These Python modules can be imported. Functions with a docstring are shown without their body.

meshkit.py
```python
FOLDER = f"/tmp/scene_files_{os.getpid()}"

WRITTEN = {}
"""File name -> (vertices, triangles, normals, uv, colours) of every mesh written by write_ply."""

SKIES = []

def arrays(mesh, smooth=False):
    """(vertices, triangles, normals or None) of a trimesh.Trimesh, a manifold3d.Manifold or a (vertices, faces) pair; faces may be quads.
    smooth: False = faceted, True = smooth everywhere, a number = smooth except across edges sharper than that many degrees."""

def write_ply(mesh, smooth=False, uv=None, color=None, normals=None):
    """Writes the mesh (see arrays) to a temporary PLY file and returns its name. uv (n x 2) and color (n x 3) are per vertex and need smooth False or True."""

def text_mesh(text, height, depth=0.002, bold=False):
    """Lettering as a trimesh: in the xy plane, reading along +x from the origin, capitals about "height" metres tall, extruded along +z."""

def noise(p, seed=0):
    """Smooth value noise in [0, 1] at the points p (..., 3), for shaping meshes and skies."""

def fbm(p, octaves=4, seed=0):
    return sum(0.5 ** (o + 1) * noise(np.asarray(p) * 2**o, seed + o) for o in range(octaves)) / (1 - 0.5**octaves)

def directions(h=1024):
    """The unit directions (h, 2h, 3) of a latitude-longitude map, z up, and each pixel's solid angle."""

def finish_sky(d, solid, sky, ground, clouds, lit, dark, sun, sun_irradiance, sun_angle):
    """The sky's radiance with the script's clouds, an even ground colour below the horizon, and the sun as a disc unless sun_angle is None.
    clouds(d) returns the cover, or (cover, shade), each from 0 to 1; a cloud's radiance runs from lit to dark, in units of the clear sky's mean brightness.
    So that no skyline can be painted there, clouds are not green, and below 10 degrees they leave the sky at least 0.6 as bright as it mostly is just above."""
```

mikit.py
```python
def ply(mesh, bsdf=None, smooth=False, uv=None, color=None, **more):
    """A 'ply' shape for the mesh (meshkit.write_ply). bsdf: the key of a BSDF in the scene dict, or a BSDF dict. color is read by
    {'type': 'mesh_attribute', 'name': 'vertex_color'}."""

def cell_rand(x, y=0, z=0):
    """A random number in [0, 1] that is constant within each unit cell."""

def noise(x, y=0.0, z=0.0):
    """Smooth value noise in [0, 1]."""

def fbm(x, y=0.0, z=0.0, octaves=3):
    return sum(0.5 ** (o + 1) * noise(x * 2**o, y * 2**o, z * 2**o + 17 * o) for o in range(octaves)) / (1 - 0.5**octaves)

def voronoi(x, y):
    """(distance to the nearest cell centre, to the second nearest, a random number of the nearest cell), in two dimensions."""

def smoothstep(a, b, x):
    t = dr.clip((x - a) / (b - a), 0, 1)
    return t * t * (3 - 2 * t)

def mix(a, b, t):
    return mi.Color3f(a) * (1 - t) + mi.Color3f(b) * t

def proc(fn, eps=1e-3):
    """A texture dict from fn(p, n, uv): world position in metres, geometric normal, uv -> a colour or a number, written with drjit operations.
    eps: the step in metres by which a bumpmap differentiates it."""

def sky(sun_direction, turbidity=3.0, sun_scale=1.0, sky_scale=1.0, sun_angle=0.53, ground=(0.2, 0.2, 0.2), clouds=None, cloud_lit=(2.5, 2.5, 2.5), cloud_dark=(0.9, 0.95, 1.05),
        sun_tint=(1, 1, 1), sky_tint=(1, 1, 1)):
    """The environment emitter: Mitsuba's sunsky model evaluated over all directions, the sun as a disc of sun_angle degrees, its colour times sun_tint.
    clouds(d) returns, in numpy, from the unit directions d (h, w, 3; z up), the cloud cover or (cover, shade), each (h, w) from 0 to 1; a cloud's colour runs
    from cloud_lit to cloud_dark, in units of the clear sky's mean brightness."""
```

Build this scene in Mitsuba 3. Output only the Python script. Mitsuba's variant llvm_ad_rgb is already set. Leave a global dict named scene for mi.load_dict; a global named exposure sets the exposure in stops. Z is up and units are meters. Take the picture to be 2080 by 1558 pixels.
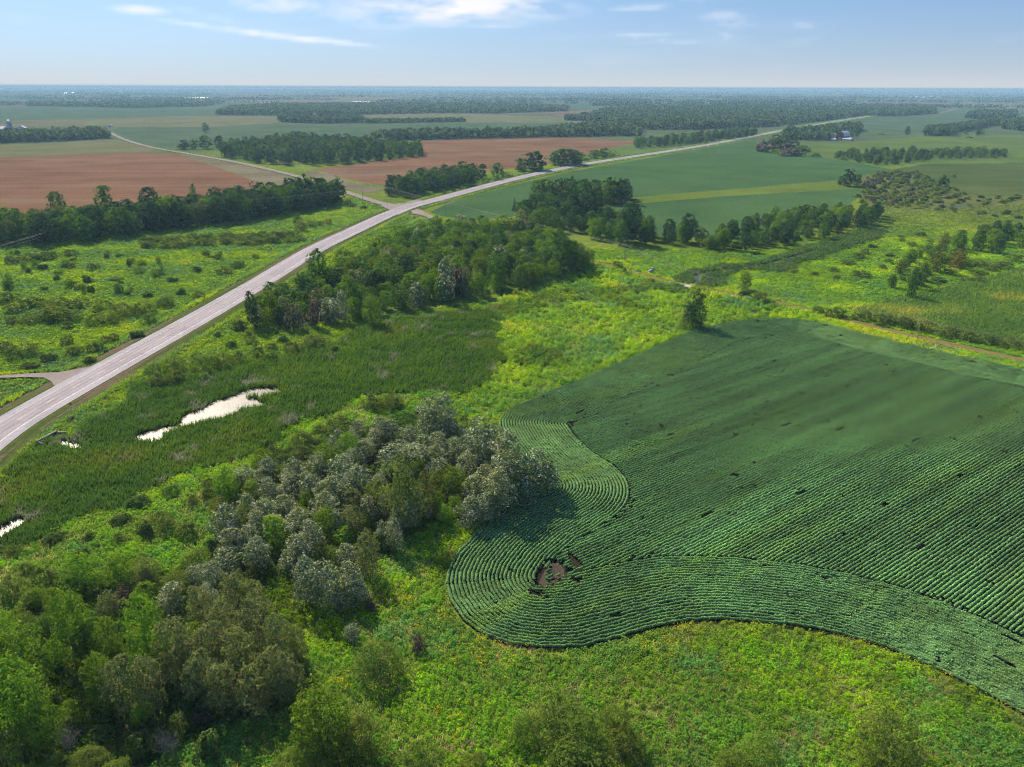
import math, shapely.affinity, numpy as np, mitsuba as mi, drjit as dr, mikit, trimesh, shapely
from shapely.geometry import Polygon, LineString, MultiLineString
from meshkit import fbm as nfbm, noise as nnoise
T = mi.ScalarTransform4f
scene, labels = {}, {}

# ------------------------------------------------------------------ camera, sky, exposure
CAM_H = 88.0                      # drone height in metres
FOC, PW, PH = 1485.0, 2080.0, 1558.0
ROLL = math.atan2(7.0, PW)
PITCH = math.atan2((PH / 2 - 177.0) * math.cos(ROLL), FOC)
_F = np.array([0, math.cos(PITCH), -math.sin(PITCH)])
_R0 = np.array([1.0, 0, 0]); _U0 = np.cross(_R0, _F)
_R = math.cos(ROLL) * _R0 + math.sin(ROLL) * _U0
_U = math.cos(ROLL) * _U0 - math.sin(ROLL) * _R0
SUN_AZ, SUN_EL = math.radians(-34), math.radians(38)
SUN = [math.sin(SUN_AZ) * math.cos(SUN_EL), math.cos(SUN_AZ) * math.cos(SUN_EL), math.sin(SUN_EL)]
exposure = 2.35
HAZE = 1.15e-4

def clouds(d):
    az = np.degrees(np.arctan2(d[..., 0], d[..., 1])); el = np.degrees(np.arcsin(np.clip(d[..., 2], -1, 1)))
    q = np.stack([az * .16, el * .55, az * 0], -1)
    wsp = nfbm(q, 5, 3)
    q2 = np.stack([az * .35 + 9, el * 1.6 + wsp * 2.2, az * 0 + 2], -1)
    str_ = nfbm(q2, 4, 8)
    cov = np.clip((wsp - .62) * 3.2, 0, .5) * np.clip((str_ - .3) * 2.2, 0, 1) * np.clip(el / 6, 0, 1)
    def patch(a, e, ra, re, s, slope=0.0):
        u = (az - a) / ra; v = (el - e - slope * (az - a) + (wsp - .5) * re * 1.5) / re
        return s * np.exp(-(u * u + v * v) ** 1.5) * np.clip((str_ - .22) * 2.6, .15, 1)
    for a, e, ra, re, s, sl in ((-4.3, 5.0, 7.5, 1.2, 1.0, 0), (-16.2, 5.1, 3, .4, .75, 0), (-16.3, 3.25, 6.4, .22, .85, -.096), (-24.6, 4.5, 1.6, .25, .8, 0),
                                (-25, 5.9, 2.5, .35, .7, 0), (-34, 5.2, 2.5, .4, .6, 0), (6.5, 3.3, 5, .2, .45, .03), (9, 5.2, 2.2, .25, .45, .05), (15, 5.6, 3, .2, .3, .1),
                                (11, 3.0, 4, .18, .3, 0), (-3, 3.9, 4, .15, .4, 0), (-8, 9, 14, 2.2, .6, 0), (20, 13, 16, 2.5, .4, .1), (-40, 12, 12, 2, .5, 0)):
        cov = np.maximum(cov, patch(a, e, ra, re, s, sl))
    low = .93 * np.exp(-np.clip(el, 0, 90) / 2.2)           # the pale haze over the horizon
    shade = np.where(cov > low, 0, 1) * np.clip(low / (cov + low + 1e-6), 0, 1)
    return np.maximum(cov, low), shade

scene['camera'] = {'type': 'perspective', 'fov': math.degrees(2 * math.atan(PW / 2 / FOC)), 'fov_axis': 'x', 'near_clip': 1.0, 'far_clip': 120000.0,
                   'to_world': T().look_at(origin=[0, 0, CAM_H], target=[float(_F[0]), float(_F[1]), CAM_H + float(_F[2])], up=_U.tolist()),
                   'medium': {'type': 'ref', 'id': 'air'}}
scene['sky'] = mikit.sky(SUN, turbidity=2.6, sky_scale=.56, sun_tint=(.95, 1.0, 1.10), clouds=clouds, cloud_lit=(4.0, 4.0, 4.1), cloud_dark=(2.75, 2.9, 3.1), sky_tint=(.80, .97, 1.2))
scene['air'] = {'type': 'homogeneous', 'albedo': {'type': 'rgb', 'value': [.43, .71, 1.0]}, 'sigma_t': HAZE, 'phase': {'type': 'isotropic'}}

# ------------------------------------------------------------------ helpers
rng = np.random.default_rng(5)

def G(x, y, z=0.0):
    """The point at height z seen at pixel (x, y) of the traced photograph, in metres."""
    d = _F + (x - PW / 2) / FOC * _R - (y - PH / 2) / FOC * _U
    t = (z - CAM_H) / min(d[2], -1e-3)
    return np.array([d[0] * t, d[1] * t, z])

def ground_poly(pts, z=0.0):
    p = Polygon([G(x, y, z)[:2] for x, y in pts])
    return p if p.is_valid else p.buffer(0)

def ragged(p, amp, sc, seed):
    b = shapely.segmentize(p, sc / 3); q = np.array(b.exterior.coords)[:-1]; o = np.c_[q / sc, np.full(len(q), seed)]
    return Polygon(q + np.c_[nfbm(o, 3, seed) - .5, nfbm(o + 50, 3, seed + 1) - .5] * amp * 2.4).buffer(0)

def height_at(xy, ytop):
    """Height of something that stands on the ground at xy and whose top is seen at pixel row ytop."""
    lo, hi = 0.1, 80.0
    for _ in range(40):
        m = (lo + hi) / 2
        v = np.array([xy[0], xy[1], m - CAM_H])
        if PH / 2 - FOC * (v @ _U) / (v @ _F) > ytop: lo = m
        else: hi = m
    return lo

COUNT = {}
def key_of(name):
    k = COUNT[name] = COUNT.get(name, -1) + 1
    return name if k == 0 else f'{name}_{k:03d}'

def tag(key, label=None, cat=None, group=None, kind=None):
    d = labels.setdefault(key, {})
    for a, b in (('label', label), ('category', cat), ('group', group), ('kind', kind)):
        if b: d[a] = b
    return key

def bs(name, d):
    scene[name] = d
    return name

def rgb(*c): return {'type': 'rgb', 'value': list(c)}
def paint(name, c, rough=.6, metal=0.0):
    return bs(name, {'type': 'twosided', 'bsdf': {'type': 'principled', 'base_color': rgb(*c), 'roughness': rough, 'metallic': metal}})

# ------------------------------------------------------------------ materials
VC = {'type': 'mesh_attribute', 'name': 'vertex_color'}
bs('leaf', {'type': 'principledthin', 'base_color': VC, 'roughness': .55, 'diff_trans': .75, 'spec_trans': 0.0, 'eta': 1.25})
bs('grass_blade', {'type': 'principledthin', 'base_color': VC, 'roughness': .65, 'diff_trans': 1.2, 'spec_trans': 0.0, 'eta': 1.2})
bs('meadow_leaf', {'type': 'principledthin', 'base_color': VC, 'roughness': .6, 'diff_trans': 1.2, 'spec_trans': 0.0, 'eta': 1.2})
bs('bean_canopy', {'type': 'twosided', 'bsdf': {'type': 'diffuse', 'reflectance': VC}})
bs('bean_leaf', {'type': 'principledthin', 'base_color': VC, 'roughness': .55, 'diff_trans': .35, 'spec_trans': 0.0, 'eta': 1.25})
bs('bark', {'type': 'twosided', 'bsdf': {'type': 'diffuse', 'reflectance': VC}})

N, FB, MX, SS = mikit.noise, mikit.fbm, mikit.mix, mikit.smoothstep

def ground_fn(p, n, uv):
    r = dr.sqrt(p.x * p.x + p.y * p.y)
    big = FB(p.x / 60, p.y / 60, 0.0, 4)
    fine = FB(p.x / 2.2, p.y / 2.2, 3.0, 3)
    near = MX((.10, .17, .02), (.16, .225, .03), SS(.3, .7, big)) * (.6 + .8 * fine)
    near = MX(near, mi.Color3f(.15, .15, .06), SS(.62, .8, FB(p.x / 25, p.y / 25, 9.0, 3)) * .7)
    # farmland mosaic beyond
    wx, wy = p.x / 520 + .25 * p.y / 900, p.y / 700
    c = mikit.cell_rand(wx, wy + .5 * mikit.cell_rand(wx, 0, 5), 1)
    far = MX((.075, .125, .065), (.105, .14, .07), c)
    far = dr.select(c > .7, mi.Color3f(.14, .14, .08), far)
    far = dr.select(c > .9, mi.Color3f(.17, .12, .08), far)
    far = far * (.8 + .4 * FB(p.x / 90, p.y / 200, 4.0, 3))
    return MX(near, far, SS(900, 1500, r))
bs('ground_surface', {'type': 'diffuse', 'reflectance': mikit.proc(ground_fn)})

# field sheets: uv.x picks the crop, uv.y is the direction of work
def field_fn(p, n, uv):
    k, a = uv.x, uv.y
    u = p.x * dr.sin(a) + p.y * dr.cos(a); v = p.x * dr.cos(a) - p.y * dr.sin(a)
    st = FB(v / 3.0, u / 160, k * 7, 3); st2 = FB(v / 14.0, u / 220, k * 3 + 1, 3); bl = FB(p.x / 45, p.y / 45, k, 3); fi = FB(p.x / 1.6, p.y / 1.6, k, 2)
    def sel(i, c): return dr.select(dr.abs(k - i) < .4, mi.Color3f(*c), 0)
    base = sel(0, (.054, .120, .046)) + sel(1, (.172, .092, .052)) + sel(2, (.090, .150, .030)) + sel(3, (.155, .142, .085)) + sel(4, (.066, .125, .070)) + sel(5, (.085, .15, .036)) + sel(6, (.135, .155, .07)) + sel(7, (.060, .10, .028)) + sel(8, (.085, .115, .036))
    alt = sel(0, (.064, .130, .044)) + sel(1, (.205, .120, .073)) + sel(2, (.12, .17, .032)) + sel(3, (.195, .175, .115)) + sel(4, (.088, .13, .072)) + sel(5, (.115, .155, .04)) + sel(6, (.165, .16, .088)) + sel(7, (.085, .115, .036)) + sel(8, (.13, .155, .04))
    m = SS(.3, .7, .45 * st + .35 * st2 + .2 * bl)
    col = MX(base, alt, m)
    stub = dr.select(dr.abs(k - 1) < .4, SS(.56, .66, FB(v / 26.0, u / 400, 31.0, 2)), 0)      # bands of paler straw
    col = MX(col, mi.Color3f(.20, .145, .095), stub * .6)
    col = MX(col, mi.Color3f(.11, .13, .05), dr.select(dr.abs(k - 8) < .4, SS(.4, .7, FB(p.x / 14, p.y / 14, 6.0, 3)) * .8, 0))
    return col * (.66 + .36 * bl + .32 * fi)
bs('field_surface', {'type': 'diffuse', 'reflectance': mikit.proc(field_fn)})

# roads: uv.x = metres across, uv.y = metres along
def asphalt_fn(p, n, uv):
    a = dr.abs(uv.x)
    fi = FB(p.x / .5, p.y / .5, 0.0, 2); lg = FB(uv.x * 1.2, uv.y / 40, 2.0, 3)
    lane = MX((.302, .272, .305), (.342, .308, .342), lg)
    sh = MX((.315, .30, .34), (.355, .338, .372), lg)
    c = MX(lane, sh, SS(3.75, 3.95, a))
    wheel = dr.exp(-dr.square((dr.abs(a - 1.85) - .85) / .35))
    c = c * (1.0 - .17 * wheel) * (.86 + .28 * fi)
    c = c * (1 - .13 * SS(.60, .64, FB(uv.y / 16, uv.x / 3.2, 12.0, 2)))
    crack = SS(.03, .0, dr.abs(mikit.noise(uv.y / 14, 0.0, 3.0) - .5)) * SS(.45, .6, N(uv.x * .8, uv.y / 7, 1.0))
    return c * (1 - .2 * crack)
bs('asphalt', {'type': 'principled', 'base_color': mikit.proc(asphalt_fn), 'roughness': .8, 'specular': .25})
def gravel_fn(p, n, uv):
    fi = FB(p.x / .7, p.y / .7, 0.0, 3); b = FB(p.x / 9, p.y / 9, 5.0, 2)
    return MX((.27, .235, .215), (.33, .295, .275), b) * (.8 + .4 * fi)
bs('gravel', {'type': 'diffuse', 'reflectance': mikit.proc(gravel_fn)})
def verge_fn(p, n, uv):
    fi = FB(p.x / .9, p.y / .9, 0.0, 3); st = FB(uv.x / .8, uv.y / 50, 5.0, 3)
    c = MX((.063, .104, .022), (.118, .126, .044), SS(.35, .7, st))
    c = MX(c, mi.Color3f(.148, .118, .078), SS(.56, .66, FB(uv.x / 1.5, uv.y / 30, 8.0, 2)))
    return c * (.7 + .6 * fi)
bs('verge', {'type': 'diffuse', 'reflectance': mikit.proc(verge_fn)})
def soil_fn(p, n, uv):
    fi = FB(p.x / .5, p.y / .5, 0.0, 3)
    return MX((.018, .019, .011), (.042, .038, .025), fi)  # dark greenish: shade of the gaps between rows put into the colour
bs('soil', {'type': 'diffuse', 'reflectance': mikit.proc(soil_fn)})
def bare_fn(p, n, uv):
    fi = FB(p.x / .35, p.y / .35, 0.0, 3)
    return MX((.055, .046, .036), (.115, .092, .074), fi)
bs('bare_soil', {'type': 'diffuse', 'reflectance': mikit.proc(bare_fn)})
bs('water_surface', {'type': 'principled', 'base_color': rgb(.03, .035, .03), 'roughness': mikit.proc(lambda p, n, uv: .37 + .16 * FB(p.x / 7, p.y / 3, 2.0, 3)), 'specular': .85})
paint('line_white', (.58, .57, .56)); paint('line_yellow', (.52, .38, .12))
paint('pole_wood', (.30, .26, .22), .8); paint('wire_metal', (.24, .24, .24), .6, .2); paint('insulator', (.6, .6, .58), .3)

# ------------------------------------------------------------------ meshes
LEAF_GAIN = 1.75     # leaf colours below are of whole crowns; single leaves are lighter
def quads_mesh(c, a, b, bsdf, col):
    col = col * LEAF_GAIN
    """One quad (a diamond) per row: centre c, half axes a and b."""
    n = len(c)
    v = np.stack([c - a, c + b * .8 - a * .1, c + a, c - b * .8 + a * .1], 1).reshape(-1, 3)
    i = np.arange(n)[:, None] * 4
    f = np.concatenate([i + [0, 1, 2], i + [0, 2, 3]], 1).reshape(-1, 3)
    return v, f, np.repeat(np.clip(col, .004, .9), 4, 0)

def tris_mesh(base, side, tip, col):
    col = col * LEAF_GAIN
    n = len(base)
    v = np.stack([base - side, base + side, tip], 1).reshape(-1, 3)
    return v, np.arange(3 * n).reshape(-1, 3), np.repeat(np.clip(col, .004, .9), 3, 0)

def join(parts):
    V, F, C, o = [], [], [], 0
    for v, f, c in parts:
        V.append(v); F.append(f + o); C.append(c); o += len(v)
    return np.vstack(V), np.vstack(F), np.vstack(C)

def unit(v): return v / (np.linalg.norm(v, axis=-1, keepdims=True) + 1e-12)

def leaf_dict(m, bsdf='leaf'):
    return mikit.ply((m[0], m[1]), bsdf, False, color=m[2])

def tube(pts, radii, sides=6, cap=True):
    p = np.asarray(pts, float); r = np.broadcast_to(radii, (len(p),)).astype(float)
    t = unit(np.gradient(p, axis=0))
    a = unit(np.cross(t, np.where(np.abs(t[:, 2:]) < .9, [0, 0, 1.0], [1.0, 0, 0]))); b = np.cross(t, a)
    g = np.arange(sides) * 2 * np.pi / sides
    v = (p[:, None] + r[:, None, None] * (np.cos(g)[None, :, None] * a[:, None] + np.sin(g)[None, :, None] * b[:, None])).reshape(-1, 3)
    f = []
    for i in range(len(p) - 1):
        for j in range(sides):
            q = i * sides + j, i * sides + (j + 1) % sides, (i + 1) * sides + (j + 1) % sides, (i + 1) * sides + j
            f += [(q[0], q[2], q[1]), (q[0], q[3], q[2])]
    if cap:
        for j in range(1, sides - 1):
            f += [(0, j, j + 1), ((len(p) - 1) * sides, (len(p) - 1) * sides + j + 1, (len(p) - 1) * sides + j)]
    return v, np.array(f)

def box(x0, x1, y0, y1, z0, z1, bevel=0):
    m = trimesh.creation.box([x1 - x0, y1 - y0, z1 - z0]); m.apply_translation([(x0 + x1) / 2, (y0 + y1) / 2, (z0 + z1) / 2])
    return m
def cat(*ms): return trimesh.util.concatenate([m if isinstance(m, trimesh.Trimesh) else trimesh.Trimesh(m[0], m[1], process=False) for m in ms])

def poly_mesh(poly, z):
    ms = []
    for g in getattr(poly, 'geoms', [poly]):
        if g.geom_type == 'Polygon' and g.area > 1:
            v, f = trimesh.creation.triangulate_polygon(g, engine='earcut')
            v = np.c_[v, np.full(len(v), z)]
            w = v[f]; nz = np.cross(w[:, 1] - w[:, 0], w[:, 2] - w[:, 0])[:, 2]
            f = np.where((nz < 0)[:, None], f[:, ::-1], f)
            ms.append(trimesh.Trimesh(v, f, process=False))
    return trimesh.util.concatenate(ms)

def sheet(name, poly, z, bsdf, uv=None):
    m = poly_mesh(poly, z)
    scene[name] = mikit.ply(m, bsdf, False, uv=None if uv is None else np.tile(uv, (len(m.vertices), 1)))
    tag(name, kind='structure')

def strip(center, o1, o2, z1, z2, seg=None):
    """A ribbon along the world polyline center between the sideways offsets o1 and o2 (to the right is positive)."""
    c = np.asarray(center, float); t = unit(np.gradient(c[:, :2], axis=0)); nr = np.c_[t[:, 1], -t[:, 0]]
    s = np.r_[0, np.cumsum(np.linalg.norm(np.diff(c[:, :2], axis=0), axis=1))]
    l, r = c[:, :2] + nr * o1, c[:, :2] + nr * o2
    n = len(c)
    v = np.vstack([np.c_[l, np.full(n, z1)], np.c_[r, np.full(n, z2)]])
    i = np.arange(n - 1)
    f = np.vstack([np.c_[i, i + n, i + n + 1], np.c_[i, i + n + 1, i + 1]])
    uv = np.vstack([np.c_[np.full(n, o1), s], np.c_[np.full(n, o2), s]])
    return trimesh.Trimesh(v, f, process=False), uv

def spline(pts, step):
    p = np.asarray(pts, float)
    s = np.r_[0, np.cumsum(np.linalg.norm(np.diff(p, axis=0), axis=1))]
    from scipy.interpolate import PchipInterpolator
    q = np.arange(0, s[-1], step)
    out = np.c_[PchipInterpolator(s, p[:, 0])(q), PchipInterpolator(s, p[:, 1])(q)]
    k = max(3, int(40 / step) | 1); ker = np.hanning(k + 2)[1:-1]; ker /= ker.sum()
    pad = np.pad(out, ((k // 2, k // 2), (0, 0)), mode='reflect', reflect_type='odd')
    return np.c_[np.convolve(pad[:, 0], ker, 'valid'), np.convolve(pad[:, 1], ker, 'valid')]

# ------------------------------------------------------------------ the ground, fields and roads
gr = [(-90000, -3000), (90000, -3000), (90000, 46000), (-90000, 46000)]
sheet('ground', Polygon([(-60000, -2000), (60000, -2000), (60000, 42000), (-60000, 42000)]), -.03, 'ground_surface')

RD = .55
hw_px = [(-260, 1100), (-120, 975), (0, 874), (126, 800), (240, 736), (354, 673), (525, 575), (634, 509), (710, 472), (820, 423), (890, 404), (1037, 365), (1171, 336), (1290, 317), (1400, 300), (1490, 284), (1575, 267.5), (1640, 256), (1700, 246), (1772, 235)]
HW = spline([G(x, y, RD)[:2] for x, y in hw_px], 4.0)
HWL = LineString(HW)
m, uv = strip(HW, -6.6, 6.6, RD, RD)
scene['highway'] = mikit.ply(m, 'asphalt', False, uv=uv); tag('highway', kind='structure')
def edge_strips(name, parts, bsdf):
    ms = [strip(HW, *p) for p in parts]
    mm = trimesh.util.concatenate([a for a, _ in ms]); scene[name] = mikit.ply(mm, bsdf, False, uv=np.vstack([b for _, b in ms])); tag(name, kind='structure')
edge_strips('mown_verge', [(-9.0, -6.6, RD - .1, RD - .02), (-12.0, -9.0, .04, RD - .1), (6.6, 10.5, RD - .02, RD - .15), (10.5, 16, RD - .15, .04)], 'verge')
def dashes(o1, o2, on, off, start=0):
    ms = []; step = 4.0; k = start
    n1, n0 = int(on / step), int(off / step)
    while k < min(len(HW) - 2, 300):
        ms.append(strip(HW[k:k + n1 + 1], o1, o2, RD + .012, RD + .012)[0]); k += n1 + n0
    return trimesh.util.concatenate(ms)
scene['road_marking__edge_line'] = mikit.ply(strip(HW, 3.58, 3.78, RD + .012, RD + .012)[0], 'line_white', False)
scene['road_marking__edge_line_001'] = mikit.ply(strip(HW, -3.72, -3.62, RD + .012, RD + .012)[0], 'line_white', False)
scene['road_marking__centre_dash'] = mikit.ply(dashes(-.1, .1, 4, 8), 'line_yellow', False)
tag('road_marking', kind='structure')

sr_px = [(822, 418), (795, 418), (778, 414.5), (736, 401), (693, 387.5), (606, 359), (540, 343), (471, 328), (380, 312), (316, 301), (270, 289), (232, 274), (222, 268), (215, 262), (190, 256)]
SR = spline([G(x, y, .3)[:2] for x, y in sr_px], 4.0)
SRP = LineString(SR).buffer(3.9)
flare = ground_poly([(772, 409), (800, 414.5), (822, 413), (850, 404), (862, 412), (812, 436), (788, 436), (793, 427), (775, 419)], .4)
stub = ground_poly([(835, 428), (850, 424), (868, 434), (884, 441), (878, 446), (858, 438), (838, 434)], .4)
sheet('gravel_road', SRP.union(flare).union(stub).buffer(.01), RD - .008, 'gravel')
drive = ground_poly([(-140, 773), (0, 763.5), (60, 759), (120, 756.5), (188, 744.5), (232, 726), (160, 790), (112, 788), (106, 777), (90, 767.5), (50, 766.5), (0, 768), (-140, 778)], .4)
sheet('farm_drive', drive, RD - .008, 'gravel')
fr_px = [(1205, 533), (1240, 540), (1272, 548), (1320, 562), (1366, 575), (1400, 581), (1437, 589), (1500, 600), (1582, 615), (1683, 641), (1760, 660), (1818, 675), (1950, 704), (2080, 733), (2300, 785)]
FR = spline([G(x, y)[:2] for x, y in fr_px], 4.0)
m, uv = strip(FR, -2.6, 2.6, .14, .14)
def track_fn(p, n, uv):
    fi = FB(p.x / .8, p.y / .8, 0.0, 3); a = dr.abs(dr.abs(uv.x) - .85)
    return MX((.20, .15, .075), (.20, .18, .045), SS(.25, .8, a + .8 * (FB(p.x / 6, p.y / 6, 2.0, 2) - .5))) * (.7 + .6 * fi)
bs('track_surface', {'type': 'diffuse', 'reflectance': mikit.proc(track_fn)})
scene['field_track'] = mikit.ply(m, 'track_surface', False, uv=uv); tag('field_track', kind='structure')

# crops: (name, crop kind, direction in degrees, points)
BEAN = ground_poly([(1400, 676), (1330, 707), (1260, 738), (1188, 769), (1120, 796), (1050, 826), (1022, 843), (1013, 856), (1014, 870), (1032, 905), (1068, 950), (1122, 990), (1085, 1010), (1032, 1036), (967, 1083), (925, 1130), (908, 1165),
                    (905, 1190), (915, 1225), (940, 1262), (985, 1295), (1040, 1313), (1100, 1320), (1180, 1318), (1250, 1300), (1320, 1280), (1400, 1264), (1480, 1262), (1560, 1268), (1640, 1278), (1720, 1295),
                    (1800, 1318), (1880, 1352), (1950, 1385), (2010, 1416), (2080, 1455), (2200, 1540), (2700, 1640), (2700, 880), (2300, 803), (2080, 752), (2000, 738), (1900, 714), (1830, 700), (1760, 682), (1680, 660), (1620, 650), (1560, 649), (1500, 653), (1440, 665)]).buffer(2).buffer(-4).buffer(2)
BARE = ground_poly([(1112, 1142), (1137, 1139), (1151, 1154), (1149, 1175), (1123, 1188), (1105, 1200), (1090, 1186), (1100, 1165)]); BARE = shapely.affinity.scale(BARE, .85, .85)
sheet('bean_field_soil', BEAN, .01, 'soil')
sheet('bare_soil_patch', BARE, .03, 'bare_soil')
FIELDS = [
    ('bean_field', 0, 60, [(872, 431), (909, 414), (1037, 377), (1171, 346), (1306, 323), (1400, 306.5), (1470, 294), (1535, 283), (1540, 305), (1640, 316), (1740, 330), (1815, 345), (1700, 367), (1500, 384), (1290, 401), (1205, 411), (1150, 428), (1080, 428), (1040, 440), (960, 446), (900, 440)]),
    ('bean_field', 0, 60, [(1212, 424), (1300, 413), (1480, 398), (1700, 386), (1770, 380), (1745, 400), (1690, 440), (1600, 475), (1480, 487), (1330, 480), (1240, 450)]),
    ('stubble_field', 1, 88, [(-300, 335), (0, 319.5), (168, 313.5), (303, 309.5), (360, 313), (420, 333), (471, 350), (530, 372), (575, 390), (560, 420), (400, 425), (200, 445), (0, 470), (-300, 500)]),
    ('stubble_field', 1, 80, [(640, 344), (857, 315), (845, 287), (1003, 279.5), (1171, 280), (1286, 285.5), (1289, 292), (1238, 301), (1180, 318), (1114, 333), (1003, 346), (930, 362), (818, 374), (784, 376), (740, 372), (690, 360)]),
    ('grass_strip', 2, 60, [(1288, 399), (1500, 383), (1700, 366), (1818, 345), (1850, 352), (1800, 380), (1700, 386), (1480, 398), (1300, 413), (1215, 422), (1190, 420)]),
    ('pasture', 6, 85, [(-300, 312), (0, 294), (120, 290), (222, 283), (240, 284), (318, 303), (303, 309), (168, 313), (0, 319), (-300, 334)]),
    ('field_margin', 3, 70, [(360, 313), (420, 319), (471, 331), (606, 362), (690, 391), (640, 398), (575, 390), (530, 372), (471, 350), (420, 333)]),
    ('field_margin', 3, 70, [(610, 352), (640, 345), (700, 366), (745, 377), (784, 381), (740, 393), (690, 381)]),
    ('green_field', 4, 75, [(240, 258), (420, 262), (560, 259), (700, 254.5), (960, 250), (1180, 247), (1215, 251), (1180, 262), (1080, 276), (860, 282), (750, 290), (590, 292), (455, 292), (365, 299), (330, 297), (232, 268)]),
    ('grain_field', 6, 80, [(50, 246), (450, 236), (580, 236), (580, 249), (430, 258), (240, 256.5), (110, 250)]),
    ('green_field', 4, 85, [(-300, 224), (0, 216), (200, 219), (440, 221), (445, 234), (250, 239), (40, 244), (-300, 256)]),
    ('grain_field', 6, 85, [(730, 232), (880, 229), (1110, 236), (1215, 242), (1215, 249), (950, 249), (740, 250), (735, 243)]),
    ('grain_field', 3, 80, [(500, 202), (700, 196), (800, 198), (820, 207), (640, 212), (520, 210)]),
    ('green_field', 4, 80, [(1152, 205), (1200, 203), (1210, 212), (1330, 212), (1420, 204), (1500, 203), (1470, 212), (1330, 218), (1250, 217), (1170, 222)]),
    ('green_field', 5, 80, [(1470, 217), (1600, 215), (1700, 203), (1780, 204), (1740, 212), (1620, 219), (1560, 220)]),
    ('green_field', 4, 75, [(1745, 246), (1800, 238), (1900, 233), (1960, 218), (2080, 221), (2300, 224), (2300, 262), (2080, 240), (2040, 243), (1880, 272), (1760, 278), (1730, 268), (1720, 256)]),
    ('grain_field', 3, 75, [(1900, 231), (1950, 217), (2040, 216), (2080, 218), (2080, 222), (1975, 222), (1960, 236), (1905, 240)]),
    ('pasture', 5, 80, [(1610, 290), (1700, 290), (1880, 277), (2080, 275), (2300, 280), (2300, 335), (2080, 326), (2035, 322), (1900, 322), (1740, 328), (1690, 320), (1640, 313)]),
    ('bush_meadow', 8, 80, [(1700, 368), (1818, 347), (1872, 368), (1960, 395), (2080, 402), (2400, 420), (2400, 500), (2080, 475), (1960, 462), (1850, 470), (1790, 440), (1745, 402), (1770, 381)]),
    ('wet_meadow', 7, 80, [(1800, 345), (1870, 334), (2080, 330), (2300, 340), (2300, 420), (2080, 400), (1960, 395), (1880, 372)]),
]
FPOLY = []
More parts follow.
